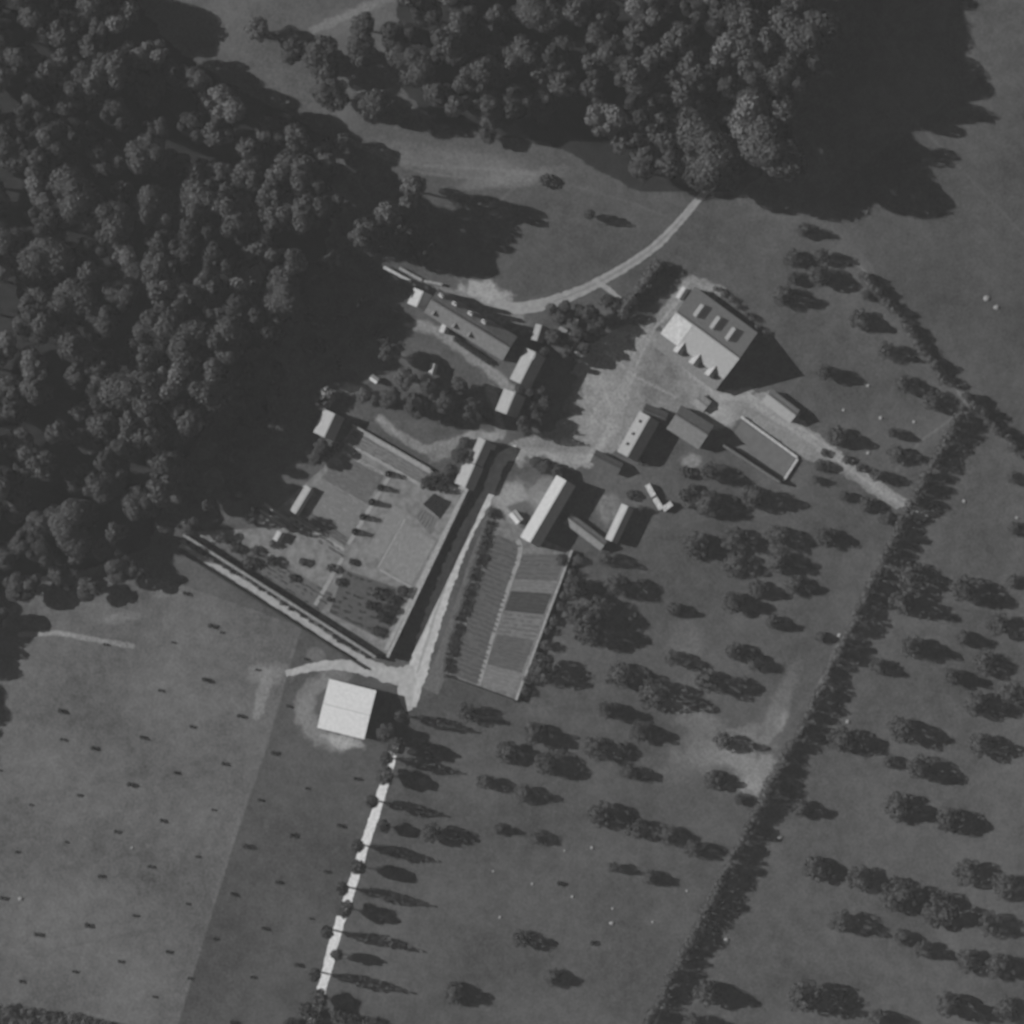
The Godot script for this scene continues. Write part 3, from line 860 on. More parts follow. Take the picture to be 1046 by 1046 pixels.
func make_tree_kinds() -> void:
	var leaf := foliage(1.0)
	# woodland: unit = metres at scale 1; crown radius about 4.5, height about 20
	for i in 8:
		var R: float = WOOD_R[i]
		var base := 11.5
		var lobes := []
		var nbig := 4 + i % 3
		for k in nbig:
			var t := TAU * k / nbig + rng.randf() * 0.9
			var rr := R * rng.randf_range(0.12, 0.62)
			var s := R * rng.randf_range(0.42, 0.66)
			lobes.append([Vector3(cos(t) * rr, base + rng.randf_range(-2.0, 3.4) - rr * 0.4, sin(t) * rr), Vector3(s, s * 0.35 + rng.randf_range(1.4, 2.8), s * rng.randf_range(0.8, 1.2))])
		for k in 4:
			var t := TAU * rng.randf()
			var rr := R * sqrt(rng.randf()) * 0.9
			var s := R * rng.randf_range(0.22, 0.36)
			lobes.append([Vector3(cos(t) * rr, base + 2.6 - rr * rr / R * 0.9 + rng.randf_range(-0.8, 1.8), sin(t) * rr), Vector3(s, s * rng.randf_range(0.9, 1.4), s)])
		var limbs := []
		for k in 5:
			var t := TAU * k / 5.0 + rng.randf()
			limbs.append([6.0 + k * 0.8, Vector3(cos(t) * R * 0.5, base + rng.randf_range(-2, 1), sin(t) * R * 0.5)])
		kind("wood%d" % i, trunk(base + 1.0, 0.38, limbs), crown(lobes, int(190.0 * R * R), 0.36, 0.30, [0.078, 0.068, 0.084, 0.074, 0.13, 0.088, 0.080, 0.056][i], 0.14), leaf)
	# big open-grown park tree: radius about 6, height about 17
	for i in 2:
		var lobes := [[Vector3(0, 9.5, 0), Vector3(4.6, 4.8, 4.6)]]
		for k in 16:
			var t := TAU * k / 16.0 * 3.0 + rng.randf() * 0.4
			var lift := rng.randf_range(-4.0, 5.0)
			var rr := (4.7 - maxf(0, lift) * 0.5) * rng.randf_range(0.75, 1.05)
			var s := rng.randf_range(1.3, 2.1)
			lobes.append([Vector3(cos(t) * rr, 9.5 + lift, sin(t) * rr), Vector3(s, s * 0.9, s)])
		var limbs := []
		for k in 6:
			var t := TAU * k / 6.0 + rng.randf()
			limbs.append([4.0 + k * 0.6, Vector3(cos(t) * 3.6, 8.0 + rng.randf_range(0, 3), sin(t) * 3.6)])
		kind("park%d" % i, trunk(10.0, 0.5, limbs), crown(lobes, 4000, 0.38, 0.28, [0.085, 0.125][i]), leaf)
	# orchard: crown radius 4, centre at 3.2, foliage from knee height to 6
	for i in 5:
		var lobes := [[Vector3(0, 3.0, 0), Vector3(2.5, 2.3, 2.5)]]
		var nl := 9 + i
		for k in nl:
			var t := TAU * k / nl + rng.randf() * 0.5
			var rr := rng.randf_range(2.1, 3.1)
			var s := rng.randf_range(0.85, 1.35)
			lobes.append([Vector3(cos(t) * rr, rng.randf_range(1.5, 4.0), sin(t) * rr), Vector3(s, s * 1.1, s)])
		for k in 4:
			var s := rng.randf_range(0.75, 1.25)
			lobes.append([Vector3(rng.randf_range(-1.4, 1.4), rng.randf_range(4.6, 5.3), rng.randf_range(-1.4, 1.4)), Vector3(s, s * 1.1, s)])
		var limbs := []
		for k in 5:
			var t := TAU * k / 5.0 + rng.randf()
			limbs.append([1.2, Vector3(cos(t) * 2.0, 3.2, sin(t) * 2.0)])
		kind("fruit%d" % i, trunk(3.2, 0.24, limbs), crown(lobes, 2300 - i * 130, 0.26, 0.30, 0.084), leaf)
	# hedgerow: radius about 1.7, height 5
	for i in 4:
		var lobes := [[Vector3(0, 2.1, 0), Vector3(1.35, 1.9, 1.35)], [Vector3(0.2, 3.6, 0.1), Vector3(1.05, 1.2, 1.05)]]
		for k in 7:
			var t := TAU * k / 7.0 * 2.0
			var s := rng.randf_range(0.45, 0.8)
			lobes.append([Vector3(cos(t) * 1.1, rng.randf_range(1.0, 3.6), sin(t) * 1.1), Vector3(s, s, s)])
		kind("hedge%d" % i, trunk(2.6, 0.14, [[1.0, Vector3(0.5, 2.4, 0.2)], [1.2, Vector3(-0.5, 2.6, -0.2)]]), crown(lobes, 520, 0.24, 0.32, 0.11), leaf)
	# columnar poplar, 13 m
	for i in 2:
		var lobes := []
		for k in 9:
			var f := k / 8.0
			var s := 1.15 * sin(PI * (0.16 + f * 0.80)) + 0.12
			lobes.append([Vector3(rng.randf_range(-0.15, 0.15), 3.4 + f * 9.0, rng.randf_range(-0.15, 0.15)), Vector3(s, 1.2, s)])
		kind("poplar%d" % i, trunk(9.0, 0.2, [[3.0, Vector3(0.3, 5.0, 0.2)], [4.0, Vector3(-0.3, 6.0, 0.1)]]), crown(lobes, 800, 0.26, 0.5, 0.06), leaf)
	# young fruit tree, 2 m
	for i in 2:
		var lobes := [[Vector3(0, 0.75, 0), Vector3(0.62, 0.62, 0.62)], [Vector3(0.25, 1.1, 0.1), Vector3(0.4, 0.4, 0.4)], [Vector3(-0.3, 0.85, 0.15), Vector3(0.4, 0.4, 0.4)]]
		kind("sapling%d" % i, trunk(1.4, 0.05, [[0.8, Vector3(0.2, 1.3, 0.1)]]), crown(lobes, 200, 0.16, 0.6, 0.045), leaf)
	# shrub, 1.8 m, and a clipped cone
	for i in 3:
		var lobes := [[Vector3(0, 0.8, 0), Vector3(0.9, 0.9, 0.9)]]
		for k in 5:
			var t := TAU * k / 5.0
			var s := rng.randf_range(0.4, 0.65)
			lobes.append([Vector3(cos(t) * 0.7, rng.randf_range(0.5, 1.3), sin(t) * 0.7), Vector3(s, s, s)])
		kind("shrub%d" % i, trunk(0.9, 0.08, []), crown(lobes, 420, 0.2, 0.6, [0.06, 0.085, 0.22][i]), leaf)
	var cl := []
	for k in 6:
		var s := 0.8 - k * 0.055
		cl.append([Vector3(0, 0.5 + k * 0.42, 0), Vector3(s, 0.45, s)])
	kind("cone", trunk(1.0, 0.1, []), crown(cl, 420, 0.17, 0.35, 0.03), leaf)

func in_poly(p: Vector2, poly: Array) -> bool:
	return Geometry2D.is_point_in_polygon(p, PackedVector2Array(poly))

# trees scattered inside a polygon, crowns overlapping a little: [place, kind]
func scatter(poly: Array, tight: float, tries: int) -> Array:
	var out := []
	var lo: Vector2 = poly[0]
	var hi: Vector2 = poly[0]
	for p in poly:
		lo = lo.min(p); hi = hi.max(p)
	for i in tries:
		var q := Vector2(rng.randf_range(lo.x, hi.x), rng.randf_range(lo.y, hi.y))
		if not in_poly(q, poly): continue
		var k := rng.randi_range(0, 7)
		if i > tries / 2 and WOOD_R[k] > 5.0: k = 2
		var ok := true
		for o in out:
			if o[0].distance_to(q) < (WOOD_R[o[1]] + WOOD_R[k]) / S * tight:
				ok = false
				break
		if ok: out.append([q, k])
	return out

const LOOK := ["broad lobed", "wide domed", "narrow lobed", "very wide spreading", "pale-leaved", "slender pointed", "wide knobbly", "dark rounded"]
const WOOD_R := [4.6, 5.4, 3.9, 6.6, 4.5, 3.1, 5.9, 4.3]

func build_woods() -> void:
	var west := pv([-45, -40, 75, -40, 115, 10, 165, 45, 225, 88, 300, 135, 345, 165, 330, 225, 318, 280, 290, 322, 255, 360, 218, 410, 198, 460, 165, 510, 150, 560, 142, 590, 95, 602, 40, 622, -45, 650])
	var stand := FastNoiseLite.new()
	stand.seed = 4
	stand.frequency = 0.016
	stand.fractal_octaves = 2
	for qk in scatter(west, 0.70, 2600):
		var q: Vector2 = qk[0]
		var i: int = qk[1]
		var sc := rng.randf_range(0.62, 1.12)
		if rng.randf() < 0.22: sc = rng.randf_range(1.1, 1.32)
		sc *= 1.0 + 0.34 * stand.get_noise_2d(q.x, q.y)
		var high := "high" if sc > 1.1 else ("low" if sc < 0.8 else "middling")
		var where := "deep inside the large dense wood"
		if q.y < 60 + q.x * 0.35: where = "at the large wood's edge by the rough meadow"
		elif q.y > 470: where = "at the large wood's edge by the sapling field"
		elif q.x > 250 - maxf(0.0, (q.y - 320) * 0.5): where = "at the large wood's edge facing the farmhouse grounds"
		elif q.y > 330: where = "inside the large wood behind the walled garden"
		elif q.y < 160: where = "inside the large wood behind the rough meadow"
		if q.y > 560 - q.x * 0.05: sc = rng.randf_range(0.4, 0.6)
		if q.x > 150 and q.y > 200 and q.y < 500: sc = maxf(sc, rng.randf_range(0.95, 1.3))
		if q.x > 130 and q.y > 360 and q.y < 500: sc = maxf(sc, rng.randf_range(1.2, 1.45))
		high = "high" if sc > 1.1 else ("low" if sc < 0.8 else "middling")
		plant("woodland_tree", "wood%d" % i, P(q.x, q.y), Vector3((sc * 0.4 + 0.62) * rng.randf_range(0.9, 1.15), sc * rng.randf_range(0.92, 1.1), (sc * 0.4 + 0.62) * rng.randf_range(0.9, 1.15)), "%s %s broadleaf tree %s" % [high, LOOK[i], where], "tree", "trees of the large dense wood")
	var north := pv([405, -45, 408, 40, 425, 95, 470, 118, 540, 125, 590, 112, 640, 150, 655, 178, 700, 172, 755, 180, 795, 140, 812, 80, 828, 20, 835, -45])
	for qk in scatter(north, 0.70, 1800):
		var q: Vector2 = qk[0]
		var i: int = qk[1]
		var sc := rng.randf_range(0.7, 1.08) * (1.0 + 0.3 * stand.get_noise_2d(q.x, q.y))
		var high := "high" if sc > 0.97 else ("low" if sc < 0.8 else "middling")
		var where := "in the wood behind the parkland meadow"
		if q.x > 690:
			sc *= 1.38
			where = "in the tall wood shading the open pasture"
			if q.x > 750: sc = maxf(sc, rng.randf_range(1.4, 1.7))
		elif q.y > 95: where = "on the wood's edge along the parkland meadow"
		high = "high" if sc > 1.1 else ("low" if sc < 0.8 else "middling")
		plant("woodland_tree", "wood%d" % i, P(q.x, q.y), Vector3((sc * 0.4 + 0.66) * rng.randf_range(0.9, 1.15), sc * rng.randf_range(0.98, 1.14), (sc * 0.4 + 0.66) * rng.randf_range(0.9, 1.15)), "%s %s broadleaf tree %s" % [high, LOOK[i], where], "tree", "trees of the wood behind the meadow")
	# low trees and undergrowth in the wood's shade
	var under := pv([352, 235, 345, 290, 330, 340, 305, 385, 290, 430, 262, 470, 235, 515, 195, 545, 158, 540, 200, 465, 220, 415, 258, 362, 295, 325, 325, 275])
	for qk in scatter(under, 0.62, 700):
		var q: Vector2 = qk[0]
		if absf(q.x - lerpf(300, 420, (400 - q.y) / 75.0)) < 9 and q.y > 320 and q.y < 402: continue
		var sc := rng.randf_range(0.3, 0.52)
		plant("undergrowth_tree", "wood%d" % qk[1], P(q.x, q.y), Vector3(0.72, sc, 0.72) * rng.randf_range(0.85, 1.1), "low %s tree in the large wood's shade by the garden grounds" % LOOK[qk[1]], "tree", "low trees in the large wood's shade")
	# trees whose shade enters the field beside the large wood
	for t in [[-66, 650, 0.85], [-70, 664, 0.9], [-78, 640, 1.0], [-100, 690, 0.9], [-104, 706, 0.95], [-112, 722, 0.95], [-108, 738, 0.85], [-112, 676, 0.9]]:
		plant("woodland_tree", "wood%d" % rng.randi_range(0, 3), P(t[0], t[1]), Vector3.ONE * t[2], "broadleaf tree standing out from the large wood into the sapling field", "tree", "outlying trees of the large wood")

func hedge_x(y: float) -> float:
	return lerpf(985, 665, (y - 415) / 631.0)

func build_orchard() -> void:
	# dark patches as read on the ground: start, middle, length, breadth (plan units)
	var list := [859, 757, 44, 29, 921, 748, 49, 28, 1000, 764, 46, 28, 909, 779, 17, 16, 940, 788, 48, 27, 919, 828, 36, 34, 967, 842, 45, 28, 987, 893, 36, 32, 1026, 906, 30, 30,
		834, 889, 36, 30, 880, 900, 32, 30, 918, 916, 42, 38, 962, 933, 48, 40, 1012, 945, 33, 28, 860, 944, 46, 27, 922, 958, 19, 18, 944, 972, 34, 21, 988, 983, 32, 28, 1020, 989, 36, 30,
		823, 1020, 60, 38, 898, 1044, 40, 22, 968, 1030, 54, 28, 1027, 1032, 30, 28, 723, 1016, 48, 30, 708, 1046, 42, 22, 664, 898, 27, 17, 532, 961, 34, 20, 565, 1000, 28, 20, 627, 887, 27, 13,
		511, 848, 21, 13, 551, 857, 23, 17, 614, 835, 47, 29, 652, 849, 34, 24, 684, 855, 28, 22, 708, 868, 36, 20, 535, 812, 35, 21, 495, 800, 28, 18, 466, 1016, 36, 25,
		558, 688, 46, 32, 633, 692, 45, 30, 668, 712, 58, 34, 620, 728, 42, 20, 654, 750, 36, 23, 610, 768, 42, 29, 642, 790, 32, 17, 562, 783, 42, 29, 547, 753, 41, 25, 520, 770, 30, 26, 690, 625, 26, 17, 687, 676, 40, 18,
		600, 650, 62, 34, 612, 628, 50, 30, 632, 602, 44, 28, 619, 573, 38, 16, 590, 605, 40, 26, 588, 632, 40, 24, 575, 574, 18, 14, 750, 668, 34, 20, 772, 680, 28, 18, 789, 638, 30, 16, 749, 618, 40, 25, 722, 700, 56, 28,
		738, 759, 42, 20, 730, 798, 24, 24, 757, 818, 20, 14, 838, 652, 20, 13, 726, 486, 42, 20, 724, 519, 42, 30, 770, 511, 48, 26, 712, 560, 28, 30, 750, 552, 28, 28, 752, 578, 28, 28, 796, 550, 36, 26, 795, 577, 40, 26, 775, 605, 30, 22, 812, 600, 30, 22, 843, 551, 32, 23, 838, 478, 22, 14, 833, 492, 20, 10,
		930, 594, 43, 34, 921, 620, 52, 27, 985, 607, 54, 29, 1035, 596, 20, 16, 1018, 641, 40, 26, 984, 654, 32, 17, 931, 664, 46, 25, 898, 683, 26, 19, 972, 694, 38, 20, 1006, 681, 34, 27, 996, 722, 46, 28, 1035, 712, 30, 30,
		862, 508, 20, 12, 885, 518, 24, 18, 905, 530, 18, 18, 895, 488, 32, 16, 915, 466, 34, 20, 912, 445, 28, 12, 857, 450, 36, 24, 922, 396, 36, 20, 955, 413, 28, 24, 1034, 490, 20, 14, 1036, 541, 20, 16, 843, 385, 40, 18,
		880, 330, 30, 24, 905, 361, 36, 20, 810, 265, 24, 20, 838, 265, 36, 16, 838, 287, 42, 24, 812, 287, 20, 16, 800, 306, 40, 24, 822, 238, 30, 16, 885, 304, 20, 12, 441, 853, 45, 22, 478, 730, 38, 22, 820, 828, 32, 20, 655, 522, 16, 10]
	for i in range(0, list.size(), 4):
		var r: float = list[i + 3] * 0.5
		var reach: float = list[i + 2] * S
		var rm := r * S * 1.04
		var hc := 1.0
		while hc < 7.0 and hc / 0.6 + sqrt(rm * rm + pow(hc * 1.4, 2.0)) < reach + rm * 0.35: hc += 0.1
		hc = maxf(hc * 1.05, rm * 0.75)
		var x: float = list[i] - r * 0.1
		var y: float = list[i + 1] - list[i + 2] * 0.09
		var where := "in the orchard below the kitchen garden wall"
		var near := 1e9
		for j in range(0, list.size(), 4):
			if j != i: near = minf(near, Vector2(list[i], list[i + 1]).distance_to(Vector2(list[j], list[j + 1])))
		if x > hedge_x(y) + 10:
			where = "just across the long hedgerow" if x < hedge_x(y) + 90 else "in the orchard well beyond the long hedgerow"
			where = ("in a close group " if near < 40 else "standing apart ") + where
		elif y < 470: where = "in the paddock behind the great barn"
		elif y < 620: where = "in the orchard near the walled stock yard"
		elif x < 520: where = "in the grass near the avenue"
		elif x > 680 and y > 720 and y < 830: where = "on the pale scrubby patch of the orchard"
		elif y > 840: where = "in the open part of the orchard"
		var size := "small" if rm < 2.5 else ("middling" if rm < 3.4 else "wide old")
		if hc / rm > 1.25: size = "tall " + size
		plant("orchard_tree", "fruit%d" % rng.randi_range(0, 4), P(x, y), Vector3(rm / 4.0, hc / 3.2, rm / 4.0), "%s fruit tree %s" % [size, where], "tree", "orchard trees")

func build_avenue() -> void:
	var n := 0
	for p in [[410, 730, 12.5], [395, 773, 12.5], [381, 817, 12.0], [366, 862, 13.0], [351, 905, 14.5], [336, 949, 15.5], [323, 992, 15.5]]:
		var s: float = p[2] / 13.0
		plant("poplar", "poplar%d" % (n % 2), P(p[0], p[1]), Vector3(1.3, s * 0.97, 1.3), "slender columnar poplar beside the pale avenue road", "tree", "poplars of the avenue")
		n += 1
	for p in [[395, 748, 11, 4.6], [405, 760, 11, 6.5], [394, 791, 11, 5.4], [392, 843, 8, 4.0], [366, 884, 9, 6.5], [353, 927, 10, 5.8], [345, 973, 7, 5.0], [326, 1018, 11, 4.5]]:
		plant("avenue_tree", "park0", P(p[0], p[1]), Vector3(p[2] * S / 6.0, p[3] * 1.5 / 15.5, p[2] * S / 6.0), "round-headed tree between the avenue poplars", "tree", "round trees of the avenue")
		n += 1
	for p in [[312, 1030], [322, 1040], [345, 1036], [360, 1042], [378, 1046], [298, 1046]]:
		plant("avenue_shrub", "shrub%d" % (n % 2), P(p[0], p[1]), Vector3(1.8, 1.9, 1.8), "dark shrub clump at the avenue's far end", "shrub", "shrubs at the avenue's far end")
		n += 1

func row_of(called: String, pts: Array, step: float, hmin: float, hmax: float, wide: float, label: String, group: String, gaps := []) -> void:
	var cu := Curve2D.new()
	for p in pts: cu.add_point(p)
	var hn := FastNoiseLite.new()
	hn.seed = 8
	hn.frequency = 0.03
	var d := 0.0
	while d < cu.get_baked_length():
		var p := cu.sample_baked(d) + Vector2(rng.randf_range(-2.0, 2.0), rng.randf_range(-2.0, 2.0))
		d += step * rng.randf_range(0.75, 1.25)
		var skip := false
		for g in gaps:
			if p.distance_to(Vector2(g[0], g[1])) < g[2]: skip = true
		if skip: continue
		var h := lerpf(hmin, hmax, clampf(0.5 + hn.get_noise_1d(p.x + p.y * 1.7) * 0.9 + rng.randf_range(-0.18, 0.18), 0.0, 1.0)) / 4.9
		var w := wide / 1.7 * rng.randf_range(0.85, 1.2)
		var l := label
		if called == "hedgerow_tree" and "long row" in label:
			l += ", " + ("between paddock and track gap" if p.y < 519 else ("below the track gap" if p.y < 640 else ("along the pale scrubby patch" if p.y < 845 else "by the open orchard grass")))
		plant(called, "hedge%d" % rng.randi_range(0, 3), P(p.x, p.y), Vector3(w, h, w), l, "tree", group)

func build_hedgerows() -> void:
	row_of("hedgerow_tree", pv([982, 418, 935, 505, 915, 545, 880, 615, 845, 690, 800, 775, 760, 850, 715, 940, 668, 1030, 650, 1070]), 4.9, 3.9, 6.6, 1.3, "bushy hedgerow tree of the long row splitting the orchard", "trees of the long orchard hedgerow", [[936, 519, 6], [772, 845, 5], [742, 960, 5]])
	row_of("hedgerow_tree", pv([880, 280, 905, 308, 930, 340, 950, 370, 965, 390]), 6, 2.6, 5.0, 1.25, "hedgerow bush on the boundary between paddock and pasture", "bushes of the pasture boundary")
	row_of("hedgerow_tree", pv([985, 404, 1010, 432, 1046, 468, 1080, 500]), 6, 3.0, 5.2, 1.25, "hedgerow bush on the boundary running out along the pasture", "bushes of the pasture boundary")
	row_of("hedge_bush", pv([501, 520, 490, 560, 474, 610, 455, 672, 456, 690]), 3.2, 1.7, 2.3, 0.72, "dark bush of the close hedge along the kitchen garden", "hedge bushes along the kitchen garden")
	row_of("paddock_bush", pv([672, 272, 650, 300, 636, 320]), 9, 4.5, 6.5, 1.8, "tall bush against the wall between drive and yard", "bushes along the paddock wall")
	row_of("corner_bush", pv([-20, 1030, 40, 1034, 75, 1042, 120, 1052]), 8, 2.2, 3.8, 1.7, "dark bush in the thick hedge bounding the sapling field", "hedge bushes bounding the sapling field")
	row_of("corner_bush", pv([-20, 1042, 40, 1046, 95, 1052]), 8, 2.2, 3.4, 1.7, "dark bush in the thick hedge bounding the sapling field", "hedge bushes bounding the sapling field")
	row_of("barn_bush", pv([730, 296, 750, 310, 772, 330, 785, 345]), 9, 1.4, 2.4, 0.9, "bush growing along the great barn's dark side", "bushes behind the great barn")
	row_of("wall_shrub", pv([589, 572, 578, 606, 563, 640, 547, 680, 536, 706]), 13, 1.8, 3.4, 1.4, "shrub growing on the orchard side of the kitchen garden wall", "shrubs along the kitchen garden wall")

func build_grounds_trees() -> void:
	# big open-grown trees of the park and house grounds: x, y, crown radius, height
	var big := [[424, 195, 15, 20, "pale park tree with ragged crown at the meadow's edge"], [418, 212, 11, 17, "lower of two ragged pale park trees by the meadow"], [378, 245, 22, 21, "large rounded park tree above the farmhouse wall"], [398, 222, 16, 19, "dark tall tree between the two pale park trees"], [412, 242, 18, 15, "tree added to widen the shadow of the big park trees"], [432, 258, 15, 12, "lower tree added to fill gaps in the park shadow"], [352, 150, 13, 9, "low bushy tree on the rough bank"], [330, 62, 24, 13, "large domed tree alone on the rough meadow"], [338, 98, 21, 13, "domed tree overlooking the bank below the rough meadow"], [300, 55, 14, 11, "smaller tree beside the large domed meadow tree"], [265, 32, 14, 9, "lone pale bushy tree on the rough meadow"], [370, 55, 18, 16, "shadowed tree between rough meadow and wood"], [385, 110, 18, 16, "dark tree at the tip of the parkland wood"], [372, 30, 15, 12, "rounded tree beside the clearing track"],  # two lower trees among the big ones added to close shadow gaps
		[498, 139, 10, 7, "small round tree alone before the parkland wood"], [634, 150, 11, 12, "pale narrow tree before the parkland wood"], [656, 175, 16, 15, "wide tree on the wood's edge near the drive gate"], [735, 172, 14, 20, "bright tall tree where the drive enters the wood"], [745, 186, 12, 16, "lower tree beside the bright tall drive tree"],
		[414, 388, 13, 9, "pale bushy tree in the ornamental grounds"], [440, 398, 12, 11, "dark tree of the ornamental grounds"], [455, 412, 13, 11, "dark spreading tree over the curved garden path"], [482, 420, 14, 9, "round tree near the dairy"], [400, 408, 13, 10, "dark tree above the curved garden path"], [425, 415, 14, 11, "dark domed tree over the curved path lawn"], [470, 395, 10, 9, "tree between the terrace and the dairy"], [398, 362, 12, 10, "shaded tree on the farmhouse lawn"], [470, 465, 10, 7, "dark tree between garden path and lane range"], [460, 480, 8, 5, "small dark tree in the walled garden's corner"],
		[563, 316, 7, 6, "small pale tree by the drive"], [572, 326, 9, 7, "bushy shrubbery tree beside the drive"], [602, 322, 11, 8, "dark shrubbery tree near the paddock"], [605, 340, 10, 7, "dark low shrubbery tree near the farmyard"], [580, 362, 9, 8, "tree at the shaded yard's edge"], [566, 345, 10, 8, "dark tree inside the shrubbery bend"], [590, 342, 9, 9, "ragged tree behind the curved shrubbery wall"], [597, 355, 8, 7, "ragged low tree at the farmyard corner"], [612, 330, 9, 7, "ragged dark tree towards the paddock wall"], [577, 315, 8, 6, "low dark tree against the drive"],
		[553, 398, 8, 6, "dark yard tree beside the cross wing"], [546, 416, 8, 6, "dark yard tree beside the dairy"], [536, 434, 9, 7.5, "dark yard tree below the dairy"], [541, 402, 8, 6, "yard tree between cross wing and dairy, added for its shadow"], [556, 412, 9, 6, "bushy tree in mid yard, added to fill the shadow"], [548, 428, 9, 6.5, "bushy tree at the yard foot, added to fill the shadow"], [532, 398, 7, 6, "small tree added to fill the shadow gap by the cross wing"], [556, 477, 9, 4, "low bushy tree in the yard by the white barn"], [569, 482, 8, 4, "second low bushy tree by the white barn"], [547, 472, 7, 3.4, "small bush in the yard by the white barn"],  # four of these yard trees added to join up the yard shadow
		[372, 405, 9, 6, "dark bush by the pale painted sun patch"], [329, 457, 9, 6, "dark tree added as shade below the small garden shed"], [323, 468, 9, 5.5, "lower dark tree added as shade at the walled garden's wooded corner"]]  # two trees by the garden shed added to darken its shaded end
	var n := 0
	for t in big:
		var key: String = "park%d" % (1 if "pale" in t[4] or "bright" in t[4] else 0)
		plant("park_tree" if t[3] > 8 else "small_tree", key, P(t[0], t[1]), Vector3(t[2] * S / 6.0, t[3] / 15.5, t[2] * S / 6.0), t[4], "tree", "")
		n += 1
	# a bright rounded bush beside the garden house
	plant("pale_bush", "shrub2", P(332, 409), Vector3(2.1, 2.6, 2.9), "bright rounded bush beside the garden house", "shrub", "")
	# columnar trees whose long points of shade fall across the yard and meadow
	for c in [[602, 220, 7.0, "lone columnar tree in the parkland meadow"], [538, 441, 9.5, "columnar tree by the lane below the dairy"], [534, 430, 9.5, "columnar tree on the shaded yard's edge"], [556, 361, 9.0, "columnar tree beside the tiny yard outhouse"]]:
		plant("columnar_tree", "poplar0", P(c[0], c[1]), Vector3(1.1, c[2] / 13.0, 1.1), c[3], "tree", "")
	# topiary row
	for p in [[397, 484], [389, 498], [380, 513], [371, 528], [363, 543]]:
		plant("topiary_cone", "cone", P(p[0], p[1]), Vector3(1.15, 1.0, 1.15), "clipped dark cone in the topiary row of the walled garden", "topiary", "topiary row")
	# bushes of the walled garden's lower plots
	var r := RandomNumberGenerator.new()
	r.seed = 41
	var spots := [[278, 572], [262, 562], [310, 574], [300, 590], [255, 575], [240, 560], [338, 580], [360, 574], [347, 594], [336, 612], [378, 618], [390, 630], [402, 612], [385, 606], [384, 644], [396, 622], [412, 604]]
	for p in spots:
		var s := r.randf_range(0.55, 1.5)
		plant("garden_bush", "shrub%d" % r.randi_range(0, 1), P(p[0], p[1]), Vector3(s, s * r.randf_range(0.8, 1.2), s), "fruit bush in the lower plots of the walled garden", "shrub", "fruit bushes of the walled garden")
	for p in [[436, 493], [452, 497], [443, 490], [457, 488]]:
		plant("garden_bush", "shrub0", P(p[0], p[1]), Vector3(1.5, 1.4, 1.5), "dark bush beside the dark square bed", "shrub", "bushes by the dark square bed")
	# border plants and terrace hedge
	var k := 0
	for t in 26:
		var f := t / 25.0
		plant("border_plant", "shrub%d" % (t % 2), P(lerpf(194, 376, f) + r.randf_range(-2, 2), lerpf(555, 673, f) - r.randf_range(-1, 3)), Vector3.ONE * r.randf_range(0.35, 0.65), "small plant in the strip under the garden wall", "plant", "plants in the wall border")
	for t in 12:
		var f := t / 11.0
		plant("terrace_bush", "shrub0", P(lerpf(466, 500, f), lerpf(347, 370, f)), Vector3(0.75, 0.7, 0.75), "clipped low bush along the farmhouse terrace", "shrub", "bushes along the terrace")
	for p in [[558, 184, 1.5], [350, 330, 1.8], [365, 350, 1.6], [340, 372, 2.0], [385, 338, 1.5], [372, 312, 1.9], [402, 322, 1.3], [330, 352, 1.7], [392, 350, 1.6], [262, 520, 1.2], [280, 556, 1.0], [335, 462, 1.4], [345, 455, 1.2], [497, 456, 0.9], [475, 452, 1.3], [500, 428, 1.0], [620, 308, 1.6], [630, 314, 1.4], [690, 330, 0.8], [655, 470, 1.2], [700, 505, 1.6], [708, 500, 1.4], [706, 515, 1.3], [645, 505, 1.2], [700, 482, 1.4], [865, 470, 1.0], [878, 478, 1.0], [842, 462, 0.9]]:
		plant("loose_shrub", "shrub1", P(p[0], p[1]), Vector3.ONE * p[2], "loose grey shrub near the farm buildings", "shrub", "loose shrubs about the farm")

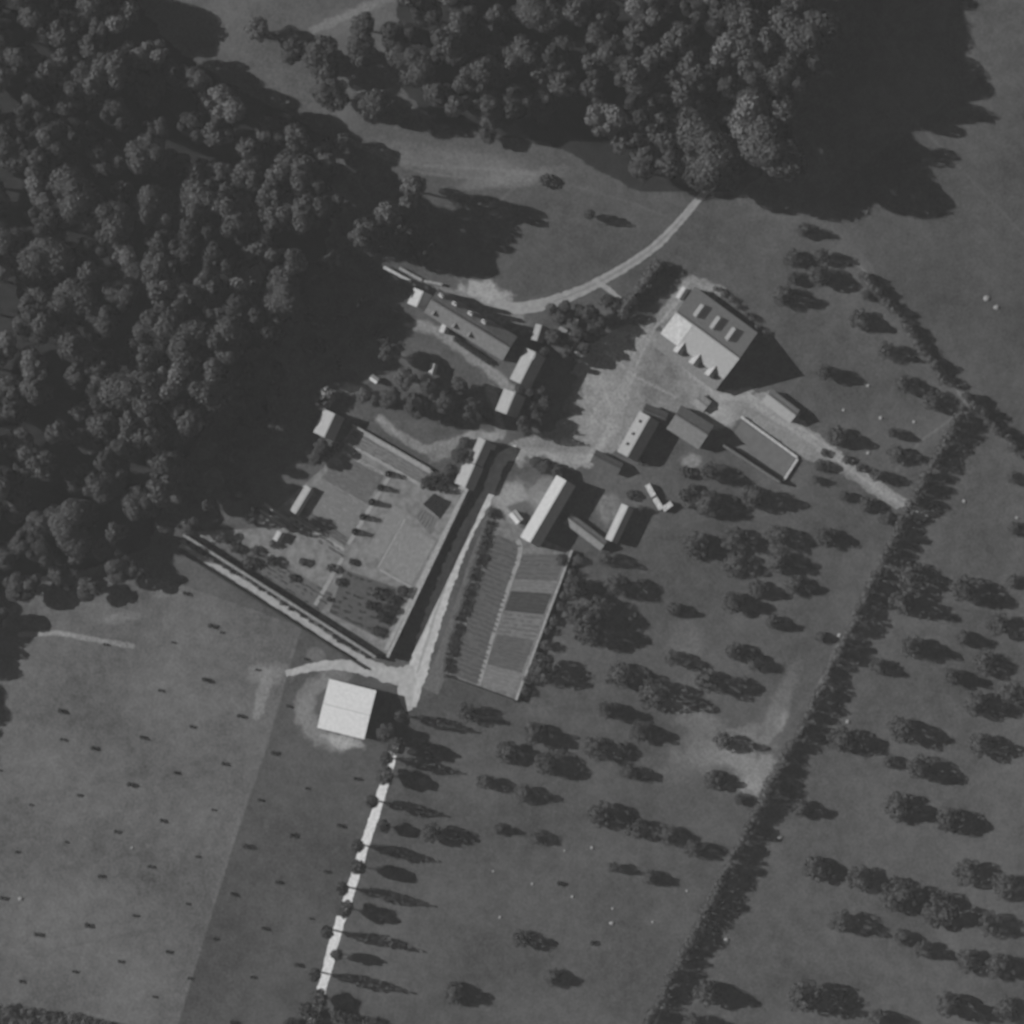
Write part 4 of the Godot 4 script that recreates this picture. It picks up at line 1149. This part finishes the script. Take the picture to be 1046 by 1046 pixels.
func build_field_details() -> void:
	# young trees planted in wide rows
	var list := [110, 659, 192, 607, 229, 647, 179, 657, 265, 685, 212, 695, 166, 706, 247, 732, 198, 743, 148, 754, 66, 756, 65, 727, 282, 770, 297, 722, 182, 790, 231, 781, 135, 802, 83, 813, 34, 823, 3, 788, 268, 818, 220, 828, 168, 839, 121, 850, 70, 861, 20, 871, 254, 865, 204, 876, 156, 886, 105, 896, 98, 765,
		240, 914, 194, 924, 140, 936, 92, 946, 40, 955, 5, 918, 222, 960, 174, 973, 125, 983, 78, 993, 24, 1003, 160, 1019, 240, 1045, 196, 1000, 366, 796, 316, 806, 315, 674, 349, 844, 301, 854, 335, 891, 286, 902, 320, 939, 272, 949, 306, 986, 260, 999, 218, 640, 608, 964, 574, 903]
	for i in range(0, list.size(), 2):
		var s := rng.randf_range(0.45, 1.05)
		var where := "in the open sapling field"
		if list[i] > 400: where = "in the open orchard grass"
		elif list[i] > 306 - (list[i + 1] - 640) * 0.305: where = "in the darker strip beside the avenue"
		plant("young_tree", "sapling%d" % (i / 2 % 2), P(list[i] - 3.0, list[i + 1] - 1.0), Vector3(s, s * rng.randf_range(0.9, 1.15), s), "small young tree standing %s" % where, "tree", "young trees planted in rows")
	# small pale heaps on the grass
	var heaps := [1008, 305, 1.5, 1018, 314, 1.4, 887, 394, 0.9, 900, 427, 1.0, 934, 431, 0.9, 862, 419, 0.9, 887, 463, 0.9, 985, 512, 1.0, 1039, 529, 0.9, 1036, 462, 0.7, 504, 890, 0.7, 544, 903, 0.7, 585, 916, 0.8, 626, 928, 0.7, 625, 943, 1.1, 667, 942, 0.7, 511, 937, 0.8, 605, 866, 0.9, 702, 910, 0.7, 797, 855, 1.3, 742, 960, 1.2, 866, 737, 1.1, 858, 649, 1.2, 21, 918, 1.1, 135, 866, 0.7, 577, 869, 0.6]
	for i in range(0, heaps.size(), 3):
		start()
		var s: float = heaps[i + 2] * 0.85
		var k := 9
		var rings := []
		for j in 4:
			var ring := []
			for a in k:
				var t := TAU * a / k
				var rr: float = s * [0.62, 0.52, 0.3, 0.08][j] * rng.randf_range(0.85, 1.15)
				ring.append(Vector3(cos(t) * rr * 1.2, s * [-0.05, 0.2, 0.36, 0.42][j], sin(t) * rr))
			rings.append(ring)
		for j in 3:
			for a in k:
				var b := (a + 1) % k
				face([rings[j][a], rings[j][b], rings[j + 1][b], rings[j + 1][a]], Vector3(0, 0.05, 0))
		face(rings[3], Vector3(0, 0.05, 0))
		var o := commit("pale_heap", mat(132, "fine", 2.0), self)
		o.position = P(heaps[i], heaps[i + 1])
		var where := "in the open orchard grass"
		if heaps[i] < 200: where = "in the sapling field"
		elif heaps[i] > 980: where = "on the grazed pasture"
		elif heaps[i + 1] < 480: where = "in the paddock behind the great barn"
		elif heaps[i] > 730: where = "against the long orchard hedgerow"
		tag(o, "small pale heap %s" % where, "heap", "small pale heaps on the grass")
